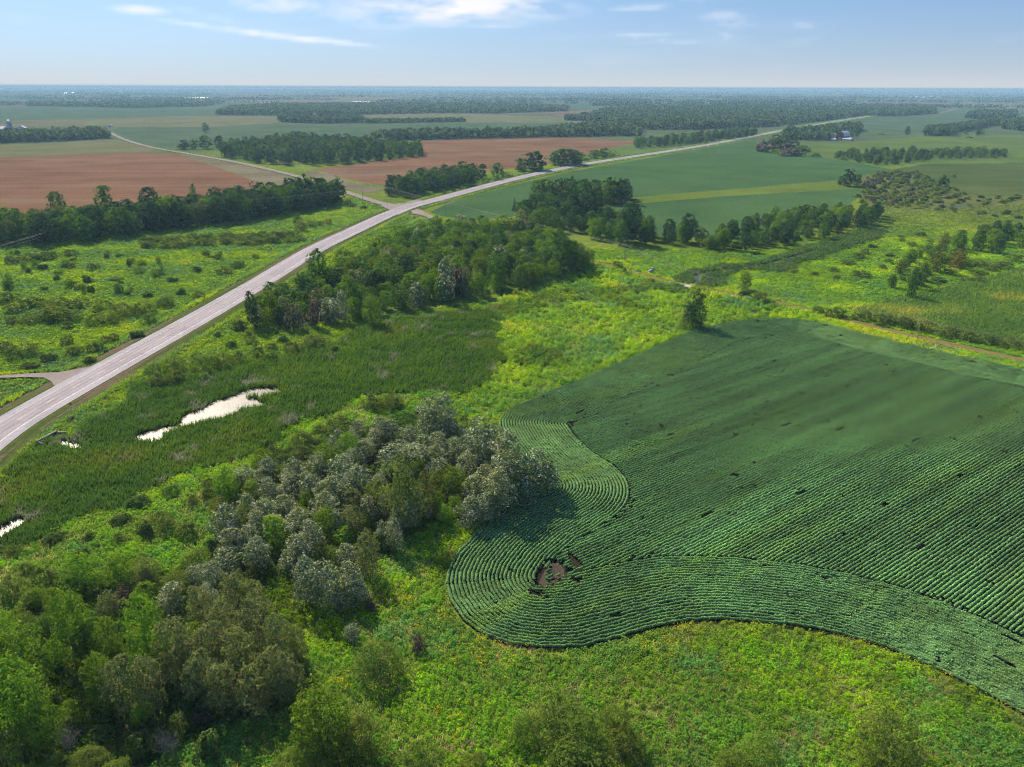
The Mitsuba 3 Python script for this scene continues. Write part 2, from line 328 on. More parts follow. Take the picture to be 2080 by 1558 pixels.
for i, (nm, k, a, pts) in enumerate(FIELDS):
    p = ground_poly(pts)
    if k in (2, 3, 5, 7, 8): p = max(getattr(ragged(p, 7, 16, i), 'geoms', [ragged(p, 7, 16, i)]), key=lambda g: g.area)
    FPOLY.append(p)
    sheet(key_of(nm), p, .02 + .012 * (i % 4), 'field_surface', [k, math.radians(a)])

# ------------------------------------------------------------------ water
POND = ground_poly([(276, 890), (296, 880), (323, 870), (364, 860), (374, 843), (397, 837), (424, 823), (448, 813), (485, 796), (508, 788), (565, 786), (573, 794), (552, 803), (525, 808), (515, 820), (525, 825), (495, 833), (471, 843), (431, 857), (370, 866), (330, 880), (306, 896), (287, 899)])
POND = ragged(POND, 2.2, 4, 1)
POOL = ground_poly([(117, 896), (135, 897), (160, 903), (168, 912), (150, 912), (125, 904)])
POOL2 = ground_poly([(-40, 1085), (0, 1070), (25, 1058), (52, 1052), (46, 1064), (21, 1079), (0, 1093), (-40, 1110)])
CREEK = LineString([G(x, y)[:2] for x, y in [(1395, 588), (1402, 578), (1418, 572), (1414, 563), (1425, 556), (1470, 549), (1520, 543), (1568, 535), (1599, 526), (1632, 517), (1660, 508)]]).buffer(1.7)
POND2 = ground_poly([(1905, 424), (1925, 420), (1945, 418), (1962, 418), (1960, 423), (1930, 427)])
for nm, p in (('pond', POND), ('roadside_pool', POOL), ('roadside_pool', POOL2), ('creek', CREEK), ('marsh_pool', POND2)):
    sheet(key_of(nm), p, .07, 'water_surface')
ISLE = ground_poly([(497, 808), (508, 803), (520, 804), (528, 806), (524, 811), (508, 812)])
WATER = POND.difference(ISLE).union(POOL).union(POOL2).union(CREEK).union(POND2)

# ------------------------------------------------------------------ rows of beans
def bean_rows():
    sp, hwid = .78, 19.0
    lines = []
    for k in range(int(hwid / sp)):
        q = BEAN.buffer(-(.35 + k * sp), quad_segs=6)
        for g in getattr(q, 'geoms', [q]):
            if g.area > 20: lines.append(np.array(g.exterior.coords))
    inner = BEAN.buffer(-hwid + .15)
    a = math.radians(55); d = np.array([math.sin(a), math.cos(a)]); n = np.array([d[1], -d[0]])
    x = np.array(inner.exterior.coords) @ n
    for o in np.arange(x.min(), x.max(), sp):
        g = inner.intersection(LineString([n * o - d * 600, n * o + d * 600]))
        for s in getattr(g, 'geoms', [g]):
            if s.geom_type == 'LineString' and s.length > 2: lines.append(np.array(s.coords))
    P, D = [], []
    for l in lines:
        ls = LineString(l); L = ls.length; st = .42
        q = np.arange(rng.uniform(0, st), L, st)
        pt = shapely.get_coordinates(shapely.line_interpolate_point(ls, q)); p2 = shapely.get_coordinates(shapely.line_interpolate_point(ls, np.minimum(q + .2, L))); p1 = shapely.get_coordinates(shapely.line_interpolate_point(ls, np.maximum(q - .2, 0)))
        t = unit(p2 - p1)
        keep = np.ones(len(q), bool)
        for _ in range(rng.poisson(L / 1500)):            # stretches where the row failed
            s0 = rng.uniform(0, L); keep &= ~((q > s0) & (q < s0 + rng.uniform(1.5, 5)))
        vis = (pt[:, 0] < pt[:, 1] * .80 + 30) & (pt[:, 1] < 290)
        keep &= vis
        P.append(pt[keep]); D.append(t[keep])
    # wheel tracks that were never sown: two strips along the inside of the headland
    P, D = np.vstack(P), np.vstack(D)
    ring = BEAN.buffer(-hwid - .8).exterior; ring2 = BEAN.buffer(-hwid - 2.6).exterior
    pts = shapely.points(P)
    gap = nnoise(np.c_[P / 9, np.zeros(len(P))], 4)
    near = shapely.distance(ring, pts) < .36
    keep = ~(near & (gap > .64) & (rng.uniform(0, 1, len(P)) < .5)) & ~(shapely.contains_xy(BARE.buffer(.8), P[:, 0], P[:, 1]) & (nfbm(np.c_[P / 1.8, np.full(len(P), 3.0)], 2, 3) > .36))
    blob = nfbm(np.c_[P / 3.2, np.full(len(P), 7.0)], 3, 11)
    db = shapely.distance(BARE, pts)
    keep &= (blob < .84) & ~((db < 3.5) & (blob > .62))
    return P[keep], D[keep]
BP, BD = bean_rows()
def bean_mesh():
    n = len(BP); q = np.c_[BP, np.zeros(n)]
    big = nfbm(q / 22 + 3, 3, 2); yel = nfbm(np.c_[BP @ np.array([[.82, -.57], [.57, .82]]) / [60, 5], np.zeros(n)], 3, 6); pt = nfbm(q / 1.1, 2, 9)
    h = .50 + .30 * nfbm(q / 4, 2, 5) + .40 * (pt - .5) + rng.normal(0, .05, n)
    col = np.array([.122, .240, .080]) * (.74 + .5 * big[:, None] + .3 * (pt[:, None] - .5))
    col = col + np.clip((yel - .55) * 4, 0, 1)[:, None] * np.array([.032, .036, -.014])
    a0 = math.radians(55); al = BP @ [math.sin(a0), math.cos(a0)]; ac = BP @ [math.cos(a0), -math.sin(a0)]
    main = shapely.contains_xy(BEAN.buffer(-19.2), BP[:, 0], BP[:, 1])
    st = np.where(main, .5 * nnoise(np.c_[al / 22, ac / 1.1, np.zeros(n)], 7) + .5 * nnoise(np.c_[al / 60, ac / 2.6, np.zeros(n)], 8), nnoise(q / 3, 9) * .5 + .25) - .5
    col = col * (1 + .85 * st[:, None]); h = h + .30 * st                     # rows differ in vigour
    nr = np.c_[BD[:, 1], -BD[:, 0], np.zeros(n)]; dd = np.c_[BD, np.zeros(n)]
    wd = .9 + .5 * (nfbm(q / .9 + 40, 2, 4) - .5)
    # the canopy of each row as a ridge
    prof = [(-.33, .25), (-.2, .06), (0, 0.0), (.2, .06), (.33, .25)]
    V = np.stack([q + nr * (o * wd * rng.uniform(.88, 1.12, n))[:, None] + [0, 0, 1] * (h + .12 - z * rng.uniform(.8, 1.2, n))[:, None] for o, z in prof], 1)
    link = np.nonzero((np.linalg.norm(BP[1:] - BP[:-1], axis=1) < .75))[0]
    F = []
    for k in range(4):
        a, b, c, d = link * 5 + k, link * 5 + k + 1, (link + 1) * 5 + k + 1, (link + 1) * 5 + k
        F += [np.c_[a, b, c], np.c_[a, c, d]]
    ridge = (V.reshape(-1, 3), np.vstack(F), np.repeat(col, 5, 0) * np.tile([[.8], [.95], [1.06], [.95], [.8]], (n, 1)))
    # single leaves standing out of it
    parts = []; near = BP[:, 1] < 178
    for k in range(9):
        m_ = near | (rng.uniform(0, 1, n) < .3) if k < 4 else near; nn_ = m_.sum()
        o = rng.normal(0, .15, nn_)[:, None].clip(-.36, .36)
        c = q[m_] + nr[m_] * o + dd[m_] * rng.uniform(-.24, .24, nn_)[:, None]; c[:, 2] = h[m_] * 1 + .12 - .22 * (np.abs(o[:, 0]) / .25) ** 1.5 + rng.uniform(-.08, .13, nn_)
        nv = unit(np.c_[nr[m_][:, :2] * o * 4, np.ones(nn_)] + rng.normal(0, .42, (nn_, 3)))
        a = unit(np.cross(nv, rng.normal(0, 1, (nn_, 3)))); b = np.cross(nv, a); z = rng.uniform(.09, .15, nn_)[:, None]
        parts.append(quads_mesh(c, a * z, b * z, None, (col[m_] * 1.1 * rng.uniform(.6, 1.5, nn_)[:, None]) / 1.2))
    return ridge, join(parts)
ridge, bl = bean_mesh()
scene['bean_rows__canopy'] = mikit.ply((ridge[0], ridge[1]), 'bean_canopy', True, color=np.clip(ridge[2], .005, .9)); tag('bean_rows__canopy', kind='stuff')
scene['bean_rows__leaf'] = leaf_dict(bl, 'bean_leaf'); tag('bean_rows__leaf', kind='stuff')
print('beans', len(BP), len(bl[1]))
tag('bean_rows', 'curving close rows of dark green bean plants filling the big near field', 'bean crop', kind='stuff')

# ------------------------------------------------------------------ grass, reeds and weeds
HWB = HWL.buffer(12.5).union(SRP.buffer(2)).union(flare.buffer(1.5)).union(stub.buffer(1)).union(drive.buffer(.8))
TRK = LineString(FR).buffer(2.7)

def scatter(poly, dens, d0, pw=1.6, avoid=None):
    """Random points in the polygon, dens per square metre, thinner beyond d0; and how much larger each should be."""
    if avoid is not None: poly = poly.difference(avoid)
    x0, y0, x1, y1 = poly.bounds
    out = []
    for ya in np.arange(max(y0, 40), y1, 25.0):
        d = max(ya, 1.0)
        k = dens * min(1.0, (d0 / d) ** pw)
        xa, xb = max(x0, -.78 * (ya + 25) - 8), min(x1, .78 * (ya + 25) + 8)
        if xb <= xa: continue
        n = rng.poisson((xb - xa) * min(25.0, y1 - ya) * k)
        out.append(np.c_[rng.uniform(xa, xb, n), rng.uniform(ya, min(ya + 25.0, y1), n)])
    p = np.vstack(out); shapely.prepare(poly)
    p = p[shapely.contains_xy(poly, p[:, 0], p[:, 1])]
    return p, np.maximum(1.0, (np.hypot(p[:, 0], p[:, 1]) / d0)) ** (pw / 2)

def ramp(t, stops):
    t = np.clip(t, 0, 1); xs = [s[0] for s in stops]
    return np.stack([np.interp(t, xs, [s[1][k] for s in stops]) for k in range(3)], 1)

def blades(p, s, h, w, col, lean=(.25, -.2), jit=.35, per=3, spread=.3):
    n = len(p); parts = []
    for k in range(per):
        o = rng.normal(0, spread, (n, 2)) * s[:, None]
        base = np.c_[p + o, np.zeros(n)]
        hh = h * rng.uniform(.65, 1.2, n) * np.sqrt(s)
        ang = rng.uniform(0, np.pi, n)
        side = np.c_[np.cos(ang), np.sin(ang), np.zeros(n)] * (w * s * rng.uniform(.7, 1.3, n))[:, None]
        tip = base + np.c_[lean[0] * hh + rng.normal(0, jit, n) * hh, lean[1] * hh + rng.normal(0, jit, n) * hh, hh]
        parts.append(tris_mesh(base, side, tip, col * rng.uniform(.7, 1.3, n)[:, None]))
    return join(parts)

def mounds(p, s, r, h, leaf, col, per=16):
    """Low leafy humps: leaves over a dome."""
    n = len(p); parts = []
    rr = r * rng.uniform(.6, 1.3, n) * s; hh = h * rng.uniform(.55, 1.35, n) * np.sqrt(s)
    for k in range(per):
        u = unit(rng.normal(0, 1, (n, 3))); u[:, 2] = np.abs(u[:, 2])
        q = rng.uniform(.75, 1.08, n)
        c = np.c_[p, np.zeros(n)] + u * np.c_[rr, rr, hh] * q[:, None] + [0, 0, .04]
        nn = unit(u * [.75, .75, 1.5] + rng.normal(0, .36, (n, 3)))
        a = unit(np.cross(nn, rng.normal(0, 1, (n, 3)))); b = np.cross(nn, a)
        z = (leaf * rng.uniform(.7, 1.35, n) * s)[:, None]
        parts.append(quads_mesh(c, a * z, b * z * .75, None, col * rng.uniform(.72, 1.32, n)[:, None] + rng.normal(0, .005, (n, 3))))
    return join(parts)

def nz(p, sc, seed, oc=3): return nfbm(np.c_[p / sc, np.full(len(p), seed * 1.7)], oc, seed)

LIME = [(0, (.13, .25, .05)), (.35, (.19, .31, .02)), (.6, (.29, .40, .012)), (.85, (.40, .41, .012)), (1, (.36, .27, .06))]
TEAL = np.array([.12, .26, .11])
def lime_col(p, seed, dry=0.0):
    c = ramp((nz(p, 17, seed) - .3) * 2.2 * .75 + rng.normal(0, .07, len(p)) + dry, LIME)
    t = np.clip((nz(p, 11, seed + 4) - .56) * 7, 0, 1)[:, None] * .6
    return c * (1 - t) + TEAL * t
MARSH = [(0, (.042, .09, .012)), (.4, (.062, .12, .010)), (.65, (.085, .12, .014)), (.85, (.115, .10, .03)), (1, (.14, .11, .06))]

MARSHP = ground_poly([(-160, 1010), (0, 950), (70, 925), (112, 893), (150, 880), (240, 800), (300, 775), (400, 757), (480, 737), (560, 728), (640, 715), (700, 690), (760, 664), (900, 634), (985, 625), (1012, 640), (1008, 700), (1018, 730), (990, 775), (930, 805), (820, 806), (735, 815), (690, 825), (600, 862), (575, 900),
                      (480, 925), (400, 950), (330, 975), (200, 1035), (120, 1075), (60, 1110), (-160, 1180)])
LIMEP = ground_poly([(1012, 640), (1060, 605), (1110, 575), (1200, 538), (1270, 548), (1366, 580), (1437, 594), (1582, 621), (1660, 640), (1620, 648), (1500, 651), (1440, 663), (1400, 674), (1330, 705), (1188, 767), (1050, 824), (1015, 850), (1014, 880), (960, 870), (925, 845), (870, 815), (930, 803), (990, 775), (1018, 730), (1008, 700)])
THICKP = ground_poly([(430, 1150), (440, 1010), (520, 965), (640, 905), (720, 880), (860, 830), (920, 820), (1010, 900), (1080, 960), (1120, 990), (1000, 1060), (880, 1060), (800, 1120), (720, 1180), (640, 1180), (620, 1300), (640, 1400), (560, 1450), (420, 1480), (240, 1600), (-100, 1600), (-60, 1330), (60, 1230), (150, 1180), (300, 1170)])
FOREP = ground_poly([(-300, 1660), (-260, 1200), (-100, 1150), (60, 1110), (200, 1035), (330, 975), (480, 925), (575, 900), (690, 825), (735, 815), (820, 806), (870, 815), (925, 845), (980, 870), (1060, 920), (1300, 1100), (2350, 1500), (2350, 1660)])
LEFTP = ground_poly([(-400, 540), (0, 495), (150, 487), (280, 472), (420, 456), (560, 434), (640, 420), (700, 405), (740, 400), (778, 420), (790, 430), (620, 499), (505, 560), (337, 662), (200, 738), (120, 753), (0, 758), (-400, 770)])
LEFTB = ground_poly([(-160, 778), (0, 769), (92, 769), (112, 784), (60, 810), (0, 842), (-160, 930)])
STRIPP = ground_poly([(112, 893), (180, 850), (300, 775), (400, 715), (500, 660), (505, 640), (515, 668), (640, 662), (760, 655), (860, 632), (990, 622), (900, 634), (760, 664), (700, 690), (640, 715), (560, 728), (480, 737), (400, 757), (300, 775), (240, 800), (150, 880)])
RIGHTP = ground_poly([(1180, 525), (1200, 505), (1300, 505), (1450, 510), (1560, 510), (1700, 485), (1790, 440), (1800, 412), (1900, 425), (2080, 415), (2400, 420), (2400, 800), (2080, 730), (1820, 673), (1437, 587), (1370, 572), (1272, 546), (1205, 530)])
BANKP = ground_poly([(1437, 594), (1582, 621), (1683, 646), (1818, 679), (1950, 708), (2080, 737), (2300, 790), (2300, 802), (2080, 751), (1900, 713), (1760, 680), (1660, 655), (1620, 648), (1660, 640)])
VERGER = ground_poly([(690, 548), (740, 505), (800, 470), (850, 445), (930, 450), (860, 470), (800, 492), (740, 522), (690, 548)])

def stuff(key, mesh, label, cat, bsdf='grass_blade'):
    scene[key] = leaf_dict(mesh, bsdf); tag(key, label, cat, kind='stuff')

MARSHP, LIMEP, CORNP = ragged(MARSHP, 7, 12, 3), ragged(LIMEP.buffer(5), 4, 10, 5).difference(ragged(MARSHP, 7, 12, 3)), None
# reeds of the marsh, leaning with the wind
p, s = scatter(MARSHP, 5.0, 150, 1.5, HWB.union(WATER.buffer(.25)))
c = ramp((nz(p, 15, 31) - .3) * 1.9 + rng.normal(0, .12, len(p)) - .26, MARSH)
g = np.clip((nz(p, 7, 35) - .62) * 9, 0, 1)[:, None] * .7; c = c * (1 - g) + np.array([.17, .17, .13]) * g
hm = .6 + .8 * nz(p, 5, 37)
stuff('marsh_reeds', blades(p, s, 1.55 * hm, .10, c, (.30, -.25), .22, 4, .28), 'tall dark green reeds bent by the wind in the marsh round the pond', 'reeds')
# bright leafy meadow between the marsh and the near bean field
p, s = scatter(LIMEP, .55, 200, 1.5, HWB.union(TRK).union(BEAN.buffer(.4)).union(CREEK))
stuff('bright_meadow', mounds(p, s, .85, 1.35, .24, lime_col(p, 12, .06) * (.8 + .5 * nz(p, 4, 13)[:, None]), 26), 'bright yellow green lumpy weed meadow between the marsh and the near bean field', 'meadow', 'meadow_leaf')
# foreground meadow
p, s = scatter(FOREP.buffer(6), 2.0, 105, 1.3, MARSHP.union(BEAN.buffer(.5)).union(WATER))
hv = nz(p, 5, 24); c = lime_col(p, 21, .02) * (.5 + .8 * hv[:, None]) * np.array([.92, 1.08, .9])
c = np.where(shapely.contains_xy(THICKP, p[:, 0], p[:, 1])[:, None], c * [.42, .46, .55], c)  # tree shade put into the weed colour inside the thicket outline
edge = np.clip(1 - shapely.distance(BEAN, shapely.points(p)) / 5, 0, 1)[:, None] * np.clip(nz(p, 6, 26) * 2 - .5, 0, 1)[:, None]
c = c * (1 - .5 * edge) + np.array([.30, .25, .02]) * .5 * edge
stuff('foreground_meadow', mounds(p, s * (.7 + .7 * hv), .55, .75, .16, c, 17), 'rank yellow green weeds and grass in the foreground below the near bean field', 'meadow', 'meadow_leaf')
p, s = scatter(FOREP, 2.2, 105, 1.3, MARSHP.union(BEAN.buffer(.3)).union(WATER))
c = ramp((nz(p, 12, 41) - .3) * 2 + .1, [(0, (.10, .18, .05)), (.5, (.16, .22, .04)), (1, (.26, .23, .09))])
tn = np.clip((nz(p, 6, 43) - .60) * 10, 0, 1)[:, None]; c = c * (1 - tn) + np.array([.30, .25, .14]) * tn
c = np.where(shapely.contains_xy(THICKP, p[:, 0], p[:, 1])[:, None], c * .45, c)  # grass under the thicket darkened too, its tree shade painted in
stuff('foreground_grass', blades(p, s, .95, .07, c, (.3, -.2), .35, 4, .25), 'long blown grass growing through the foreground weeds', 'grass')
# goldenrod in flower along the field edge
p, s = scatter(FOREP.difference(MARSHP).difference(BEAN.buffer(.4)).difference(THICKP), .9, 120, 1.2)
keep = (nz(p, 7, 28) > .56) & ((shapely.distance(BEAN, shapely.points(p)) < 9) | (nz(p, 9, 29) > .66)); p, s = p[keep], s[keep]
n_ = len(p); gp = np.repeat(p, 5, 0) + rng.normal(0, .28, (n_ * 5, 2)); c3_ = np.c_[gp, rng.uniform(.75, 1.25, n_ * 5)]
a_ = unit(rng.normal(0, 1, (n_ * 5, 3))); b_ = unit(np.cross(a_, rng.normal(0, 1, (n_ * 5, 3))))
stuff('goldenrod', quads_mesh(c3_, a_ * .16, b_ * .13, None, np.array([.36, .31, .012]) * rng.uniform(.7, 1.3, (n_ * 5, 1))), 'yellow goldenrod flowers along the near edge of the bean field', 'flowers', 'meadow_leaf')
# left meadow
p, s = scatter(LEFTP.union(LEFTB), 1.3, 200, 1.5, HWB)
c = lime_col(p, 51, -.06) * np.array([.92, .9, .95])
stuff('left_meadow', mounds(p, s, .8, .55, .22, c, 12), 'light green rough meadow dotted with bushes left of the highway', 'meadow', 'meadow_leaf')
# strip of weeds between the highway and the marsh
SIDE = HWL.buffer(-24, single_sided=True).difference(HWL.buffer(13)).intersection(ground_poly([(-300, 1100), (900, 1100), (900, 440), (-300, 440)]))
p, s = scatter(STRIPP.buffer(5).union(VERGER).union(SIDE), 1.4, 180, 1.4, HWB.union(WATER).union(MARSHP))
c = lime_col(p, 61, 0) * .85
stuff('roadside_weeds', mounds(p, s, .7, .6, .2, c, 13), 'green weeds on the low strip between the highway verge and the marsh', 'weeds', 'meadow_leaf')
# tall grass that begins where the mowing stops
tall = HWL.buffer(14.2).difference(HWL.buffer(11.6)).difference(SRP.buffer(4)).difference(flare.buffer(3)).difference(stub.buffer(3)).difference(drive.buffer(.6))
p, s = scatter(tall, 3.0, 180, 1.2)
c = lime_col(p, 66, -.1) * .75
stuff('verge_grass', blades(p, s, 1.0, .14, c, (.15, -.1), .25, 5, .3), 'uncut grass standing along both edges of the mown highway verge', 'grass')
dr_ = LineString([G(*q)[:2] for q in [(-100, 768), (0, 761.5), (60, 757), (120, 753.5), (180, 741)]]).buffer(.9)
p, s = scatter(dr_, 5, 180, 1.2); stuff('drive_edge_grass', blades(p, s, .9, .14, lime_col(p, 67, -.1) * .7, (.15, -.1), .25, 5, .3), 'dark tall grass along the far edge of the left farm drive', 'grass')
# wet meadow on the right
p, s = scatter(RIGHTP, 1.0, 230, 1.6, TRK.union(BEAN).union(CREEK.buffer(.3)))
fd = np.clip((p[:, 1] - 430) / 160, 0, 1)[:, None]; c = lime_col(p, 71, .0) * np.array([.98, 1.0, .85]); c = c * (1 - fd) + np.array([.16, .205, .05]) * fd; c = c * (.75 + .5 * nz(p, 30, 73)[:, None])
stuff('right_meadow', mounds(p, s, .85, .6, .25, c, 15), 'yellow green wet meadow right of the creek beyond the field track', 'meadow', 'meadow_leaf')
corn = ground_poly([(1830, 605), (1900, 590), (2080, 545), (2400, 500), (2400, 800), (2080, 705), (1960, 680), (1760, 640), (1730, 632)])
p, s = scatter(corn, 1.8, 230, 1.5, TRK.buffer(2))
c = ramp((nz(p, 20, 77) - .3) * 2 + rng.normal(0, .1, len(p)), [(0, (.08, .155, .03)), (.6, (.13, .20, .035)), (1, (.27, .27, .04))])
stuff('tall_sedge', blades(p, s, 1.5, .2, c, (.2, -.1), .3, 4, .5), 'dark green tall sedge at the far right beyond the field track', 'sedge')
p, s = scatter(BANKP.union(LineString(FR).buffer(4.5).difference(TRK)), 2.2, 200, 1.4, TRK.union(BEAN.buffer(.3)))
c = lime_col(p, 81, .22)
stuff('track_grass', blades(p, s, .75, .13, c, (.2, -.1), .35, 5, .3), 'yellowish long grass beside the field track', 'grass')
creekp = CREEK.buffer(6).union(LineString([G(*q)[:2] for q in [(1560, 545), (1640, 515), (1720, 490), (1780, 470)]]).buffer(8)).union(LineString([G(*q)[:2] for q in [(1290, 592), (1340, 583), (1400, 590)]]).buffer(4))
p, s = scatter(ragged(creekp.buffer(.1), 5, 14, 6) if creekp.geom_type == 'Polygon' else creekp, 2.4, 230, 1.5, TRK.union(CREEK.buffer(.2)))
c = ramp((nz(p, 12, 91) - .3) * 2 + rng.normal(0, .1, len(p)), [(0, (.045, .085, .025)), (.6, (.065, .12, .03)), (1, (.10, .12, .04))])
stuff('creek_reeds', blades(p, s, 1.5, .2, c, (.25, -.2), .25, 4, .35), 'dark reeds lining the narrow creek beyond the bridge', 'reeds')
dk = ground_poly([(905, 655), (1000, 625), (1120, 590), (1290, 583), (1350, 560), (1300, 590), (1230, 600), (1130, 615), (1010, 650)]).union(ground_poly([(1040, 720), (1080, 700), (1130, 715), (1160, 735), (1100, 745), (1050, 740)])).union(ground_poly([(1220, 595), (1260, 605), (1320, 630), (1290, 635), (1240, 615)]))
p, s = scatter(dk, 2.2, 220, 1.4, TRK)
c = ramp((nz(p, 8, 95) - .3) * 2 + rng.normal(0, .12, len(p)) + .1, MARSH)
stuff('meadow_reeds', blades(p, s, 1.5, .17, c, (.25, -.2), .25, 4, .35), 'dark olive reed patches inside the bright meadow', 'reeds')

# ------------------------------------------------------------------ trees and shrubs
KIND = {  # height, width, crown base (share of height), lobes, colours (two greens), other colour and its share, words
    'A': (9.0, 5.4, .10, 15, (.098, .132, .045), (.165, .20, .078), (.58, .59, .48), .24, 'silvery grey poplar', 'tree'),
    'W': (3.4, 5.6, .0, 15, (.08, .122, .024), (.15, .195, .033), (.17, .19, .06), .15, 'olive willow bush', 'shrub'),
    'V': (8.0, 8.6, .0, 22, (.09, .14, .022), (.165, .215, .032), (.22, .26, .06), .15, 'big willow bush', 'shrub'),
    'G': (10., 7.4, .12, 16, (.066, .135, .010), (.155, .245, .014), (.21, .28, .03), .15, 'bright green tree', 'tree'),
    'D': (13., 8.6, .14, 18, (.026, .060, .020), (.055, .10, .032), (.07, .12, .04), .12, 'dark green tree', 'tree'),
    'M': (12., 7.6, .12, 17, (.052, .108, .018), (.105, .175, .026), (.15, .21, .04), .15, 'mid green tree', 'tree'),
    'O': (9.5, 7.0, .06, 14, (.085, .115, .026), (.15, .175, .035), (.19, .20, .05), .15, 'olive yellow tree', 'tree'),
    'B': (8.5, 6.6, .06, 15, (.095, .128, .036), (.155, .182, .055), (.32, .27, .12), .17, 'tan tinged tree', 'tree'),
    'R': (3.0, 3.8, .0, 9, (.065, .062, .045), (.10, .095, .062), (.17, .15, .12), .2, 'purplish grey bush', 'shrub'),
    'S': (2.6, 3.2, .0, 8, (.08, .135, .03), (.14, .205, .04), (.16, .2, .06), .15, 'low green bush', 'shrub'),
    'C': (12., 4.6, .05, 0, (.022, .048, .024), (.04, .075, .036), (.05, .09, .04), .1, 'dark pointed conifer', 'tree'),
    'X': (4.2, 3.4, .0, 0, (.30, .26, .23), (.38, .33, .30), (.4, .36, .33), .2, 'bare dead bush', 'shrub'),
}
LOD = [(3800, .125, .205), (1250, .26, .39), (260, .60, .92)]

def lobes_of(kind, r):
    H, W, b, M = KIND[kind][:4]
    cs, rs = [], []
    for i in range(M):
        t = (i + r.uniform(0, 1)) / M
        if kind in 'WRSV':
            a = r.uniform(0, 2 * np.pi); q = math.sqrt(r.uniform(0, 1)) * .36 * W
            z = H * (.62 - .42 * (q / (.36 * W)) ** 2) * r.uniform(.75, 1.0); R = W * r.uniform(.15, .23)
            z = min(z, H - R * .8)
        else:
            a = i * 2.4 + r.uniform(-.5, .5); zt = b + (1 - b) * t
            prof = math.sin(math.pi * (.16 + .76 * t) ** (.75 if kind == 'A' else .9)) ** .7
            R = W * r.uniform(.15, .225) * (.75 + .4 * prof)
            q = max(0, W * .5 * prof - R * .85) * r.uniform(.6, 1.0)
            z = H * zt; z = min(max(z, R * .6), H - R * .9)
        cs.append((q * math.cos(a), q * math.sin(a), z)); rs.append(R)
    return np.array(cs), np.array(rs)

def crown_mesh(kind, lod, seed):
    r = np.random.default_rng(seed); H, W, b, M, c1, c2, c3, f3 = KIND[kind][:8]
    n, l0, l1 = LOD[lod]
    n = int(n * min(max(W * H / 50, .7), 2.2))
    n = int(n * {'X': .0, 'R': .6, 'D': 1.15}.get(kind, 1))
    if kind == 'C':
        z = r.uniform(.06, 1, n) ** 1.25; lay = np.round(z * 9) / 9 - .02 * r.uniform(0, 1, n)
        a = r.uniform(0, 2 * np.pi, n); q = (1 - lay) ** .85 * W * .5 * np.sqrt(r.uniform(.15, 1, n)) * (1 + .12 * np.sin(a * 5 + lay * 20))
        c = np.c_[q * np.cos(a), q * np.sin(a), H * lay - q * .35 + .3]; u = unit(np.c_[np.cos(a), np.sin(a), np.full(n, .5)])
    else:
        cs, rs = lobes_of(kind, r)
        ns = max(60, int(n * (.085 if lod == 0 else .16))) * 2
        k = r.choice(len(cs), ns, p=rs ** 2 / (rs ** 2).sum()); u = unit(r.normal(0, 1, (ns, 3)) + [0, 0, .3])
        sh = np.where(r.uniform(0, 1, ns) < .14, r.uniform(.3, .8, ns), r.uniform(.8, 1.12, ns)) * (1 + .5 * (nfbm(u * 2.0 + k[:, None] * 3.1, 2, seed % 97) - .5))
        q = cs[k] + u * (rs[k] * sh)[:, None]                       # tips of the twigs
        j_ = r.integers(0, ns, n * 2); tl = r.uniform(-.1, 1, n * 2)
        up = .55 if kind == 'A' else .25
        tw = unit(u + [0, 0, up] + r.normal(0, .35, (ns, 3))) * (rs[k] * r.uniform(.35, .7, ns))[:, None]
        c = q[j_] + tw[j_] * (tl * .75)[:, None] + r.normal(0, 1, (n * 2, 3)) * (rs[k][j_] * .13 * (1.3 - tl.clip(0, 1)))[:, None]
        u, k = u[j_], k[j_]
        wp = c / (.3 * W) + seed * 1.3
        c = c + (np.stack([nfbm(wp, 2, 1), nfbm(wp + 20, 2, 2), nfbm(wp + 40, 2, 3)], 1) - .5) * [.42 * W, .42 * W, .3 * W] * (c[:, 2:] / H).clip(.25, 1)
        dmin = (np.linalg.norm(c[:, None] - cs[None], axis=2) / rs[None] + (np.arange(len(cs))[None] == k[:, None]) * 9).min(1)
        ok = (dmin > .8) & (c[:, 2] > .1); c, u = c[ok][:n], u[ok][:n]
    n = len(c)
    nn = unit(u * 1.15 + [0, 0, .3] + r.normal(0, .42, (n, 3)))
    a = unit(np.cross(nn, r.normal(0, 1, (n, 3)))); bb = np.cross(nn, a)
    s = r.uniform(l0, l1, n)[:, None] * (.8 if kind in 'WRSX' else .9 if kind == 'V' else 1)
    t = np.clip(.5 + r.normal(0, .28, n), 0, 1)[:, None]
    hue = 1 + r.normal(0, .045 if kind in 'AB' else .08, 3) * [1, .6, 1]; bri = r.uniform(.84, 1.18)
    col = (np.array(c1) * (1 - t) + np.array(c2) * t) * hue * bri
    pk = (r.uniform(0, 1, n) < f3 * (1.5 * nfbm(c / (.28 * H) + seed, 2, 5)))[:, None]
    if lod == 2 and kind == 'A': pk = pk & (r.uniform(0, 1, (n, 1)) < .6)
    col = np.where(pk, np.array(c3) * r.uniform(.7, 1.15, (n, 1)), col)
    return quads_mesh(c, a * s, bb * s * .8, None, col)

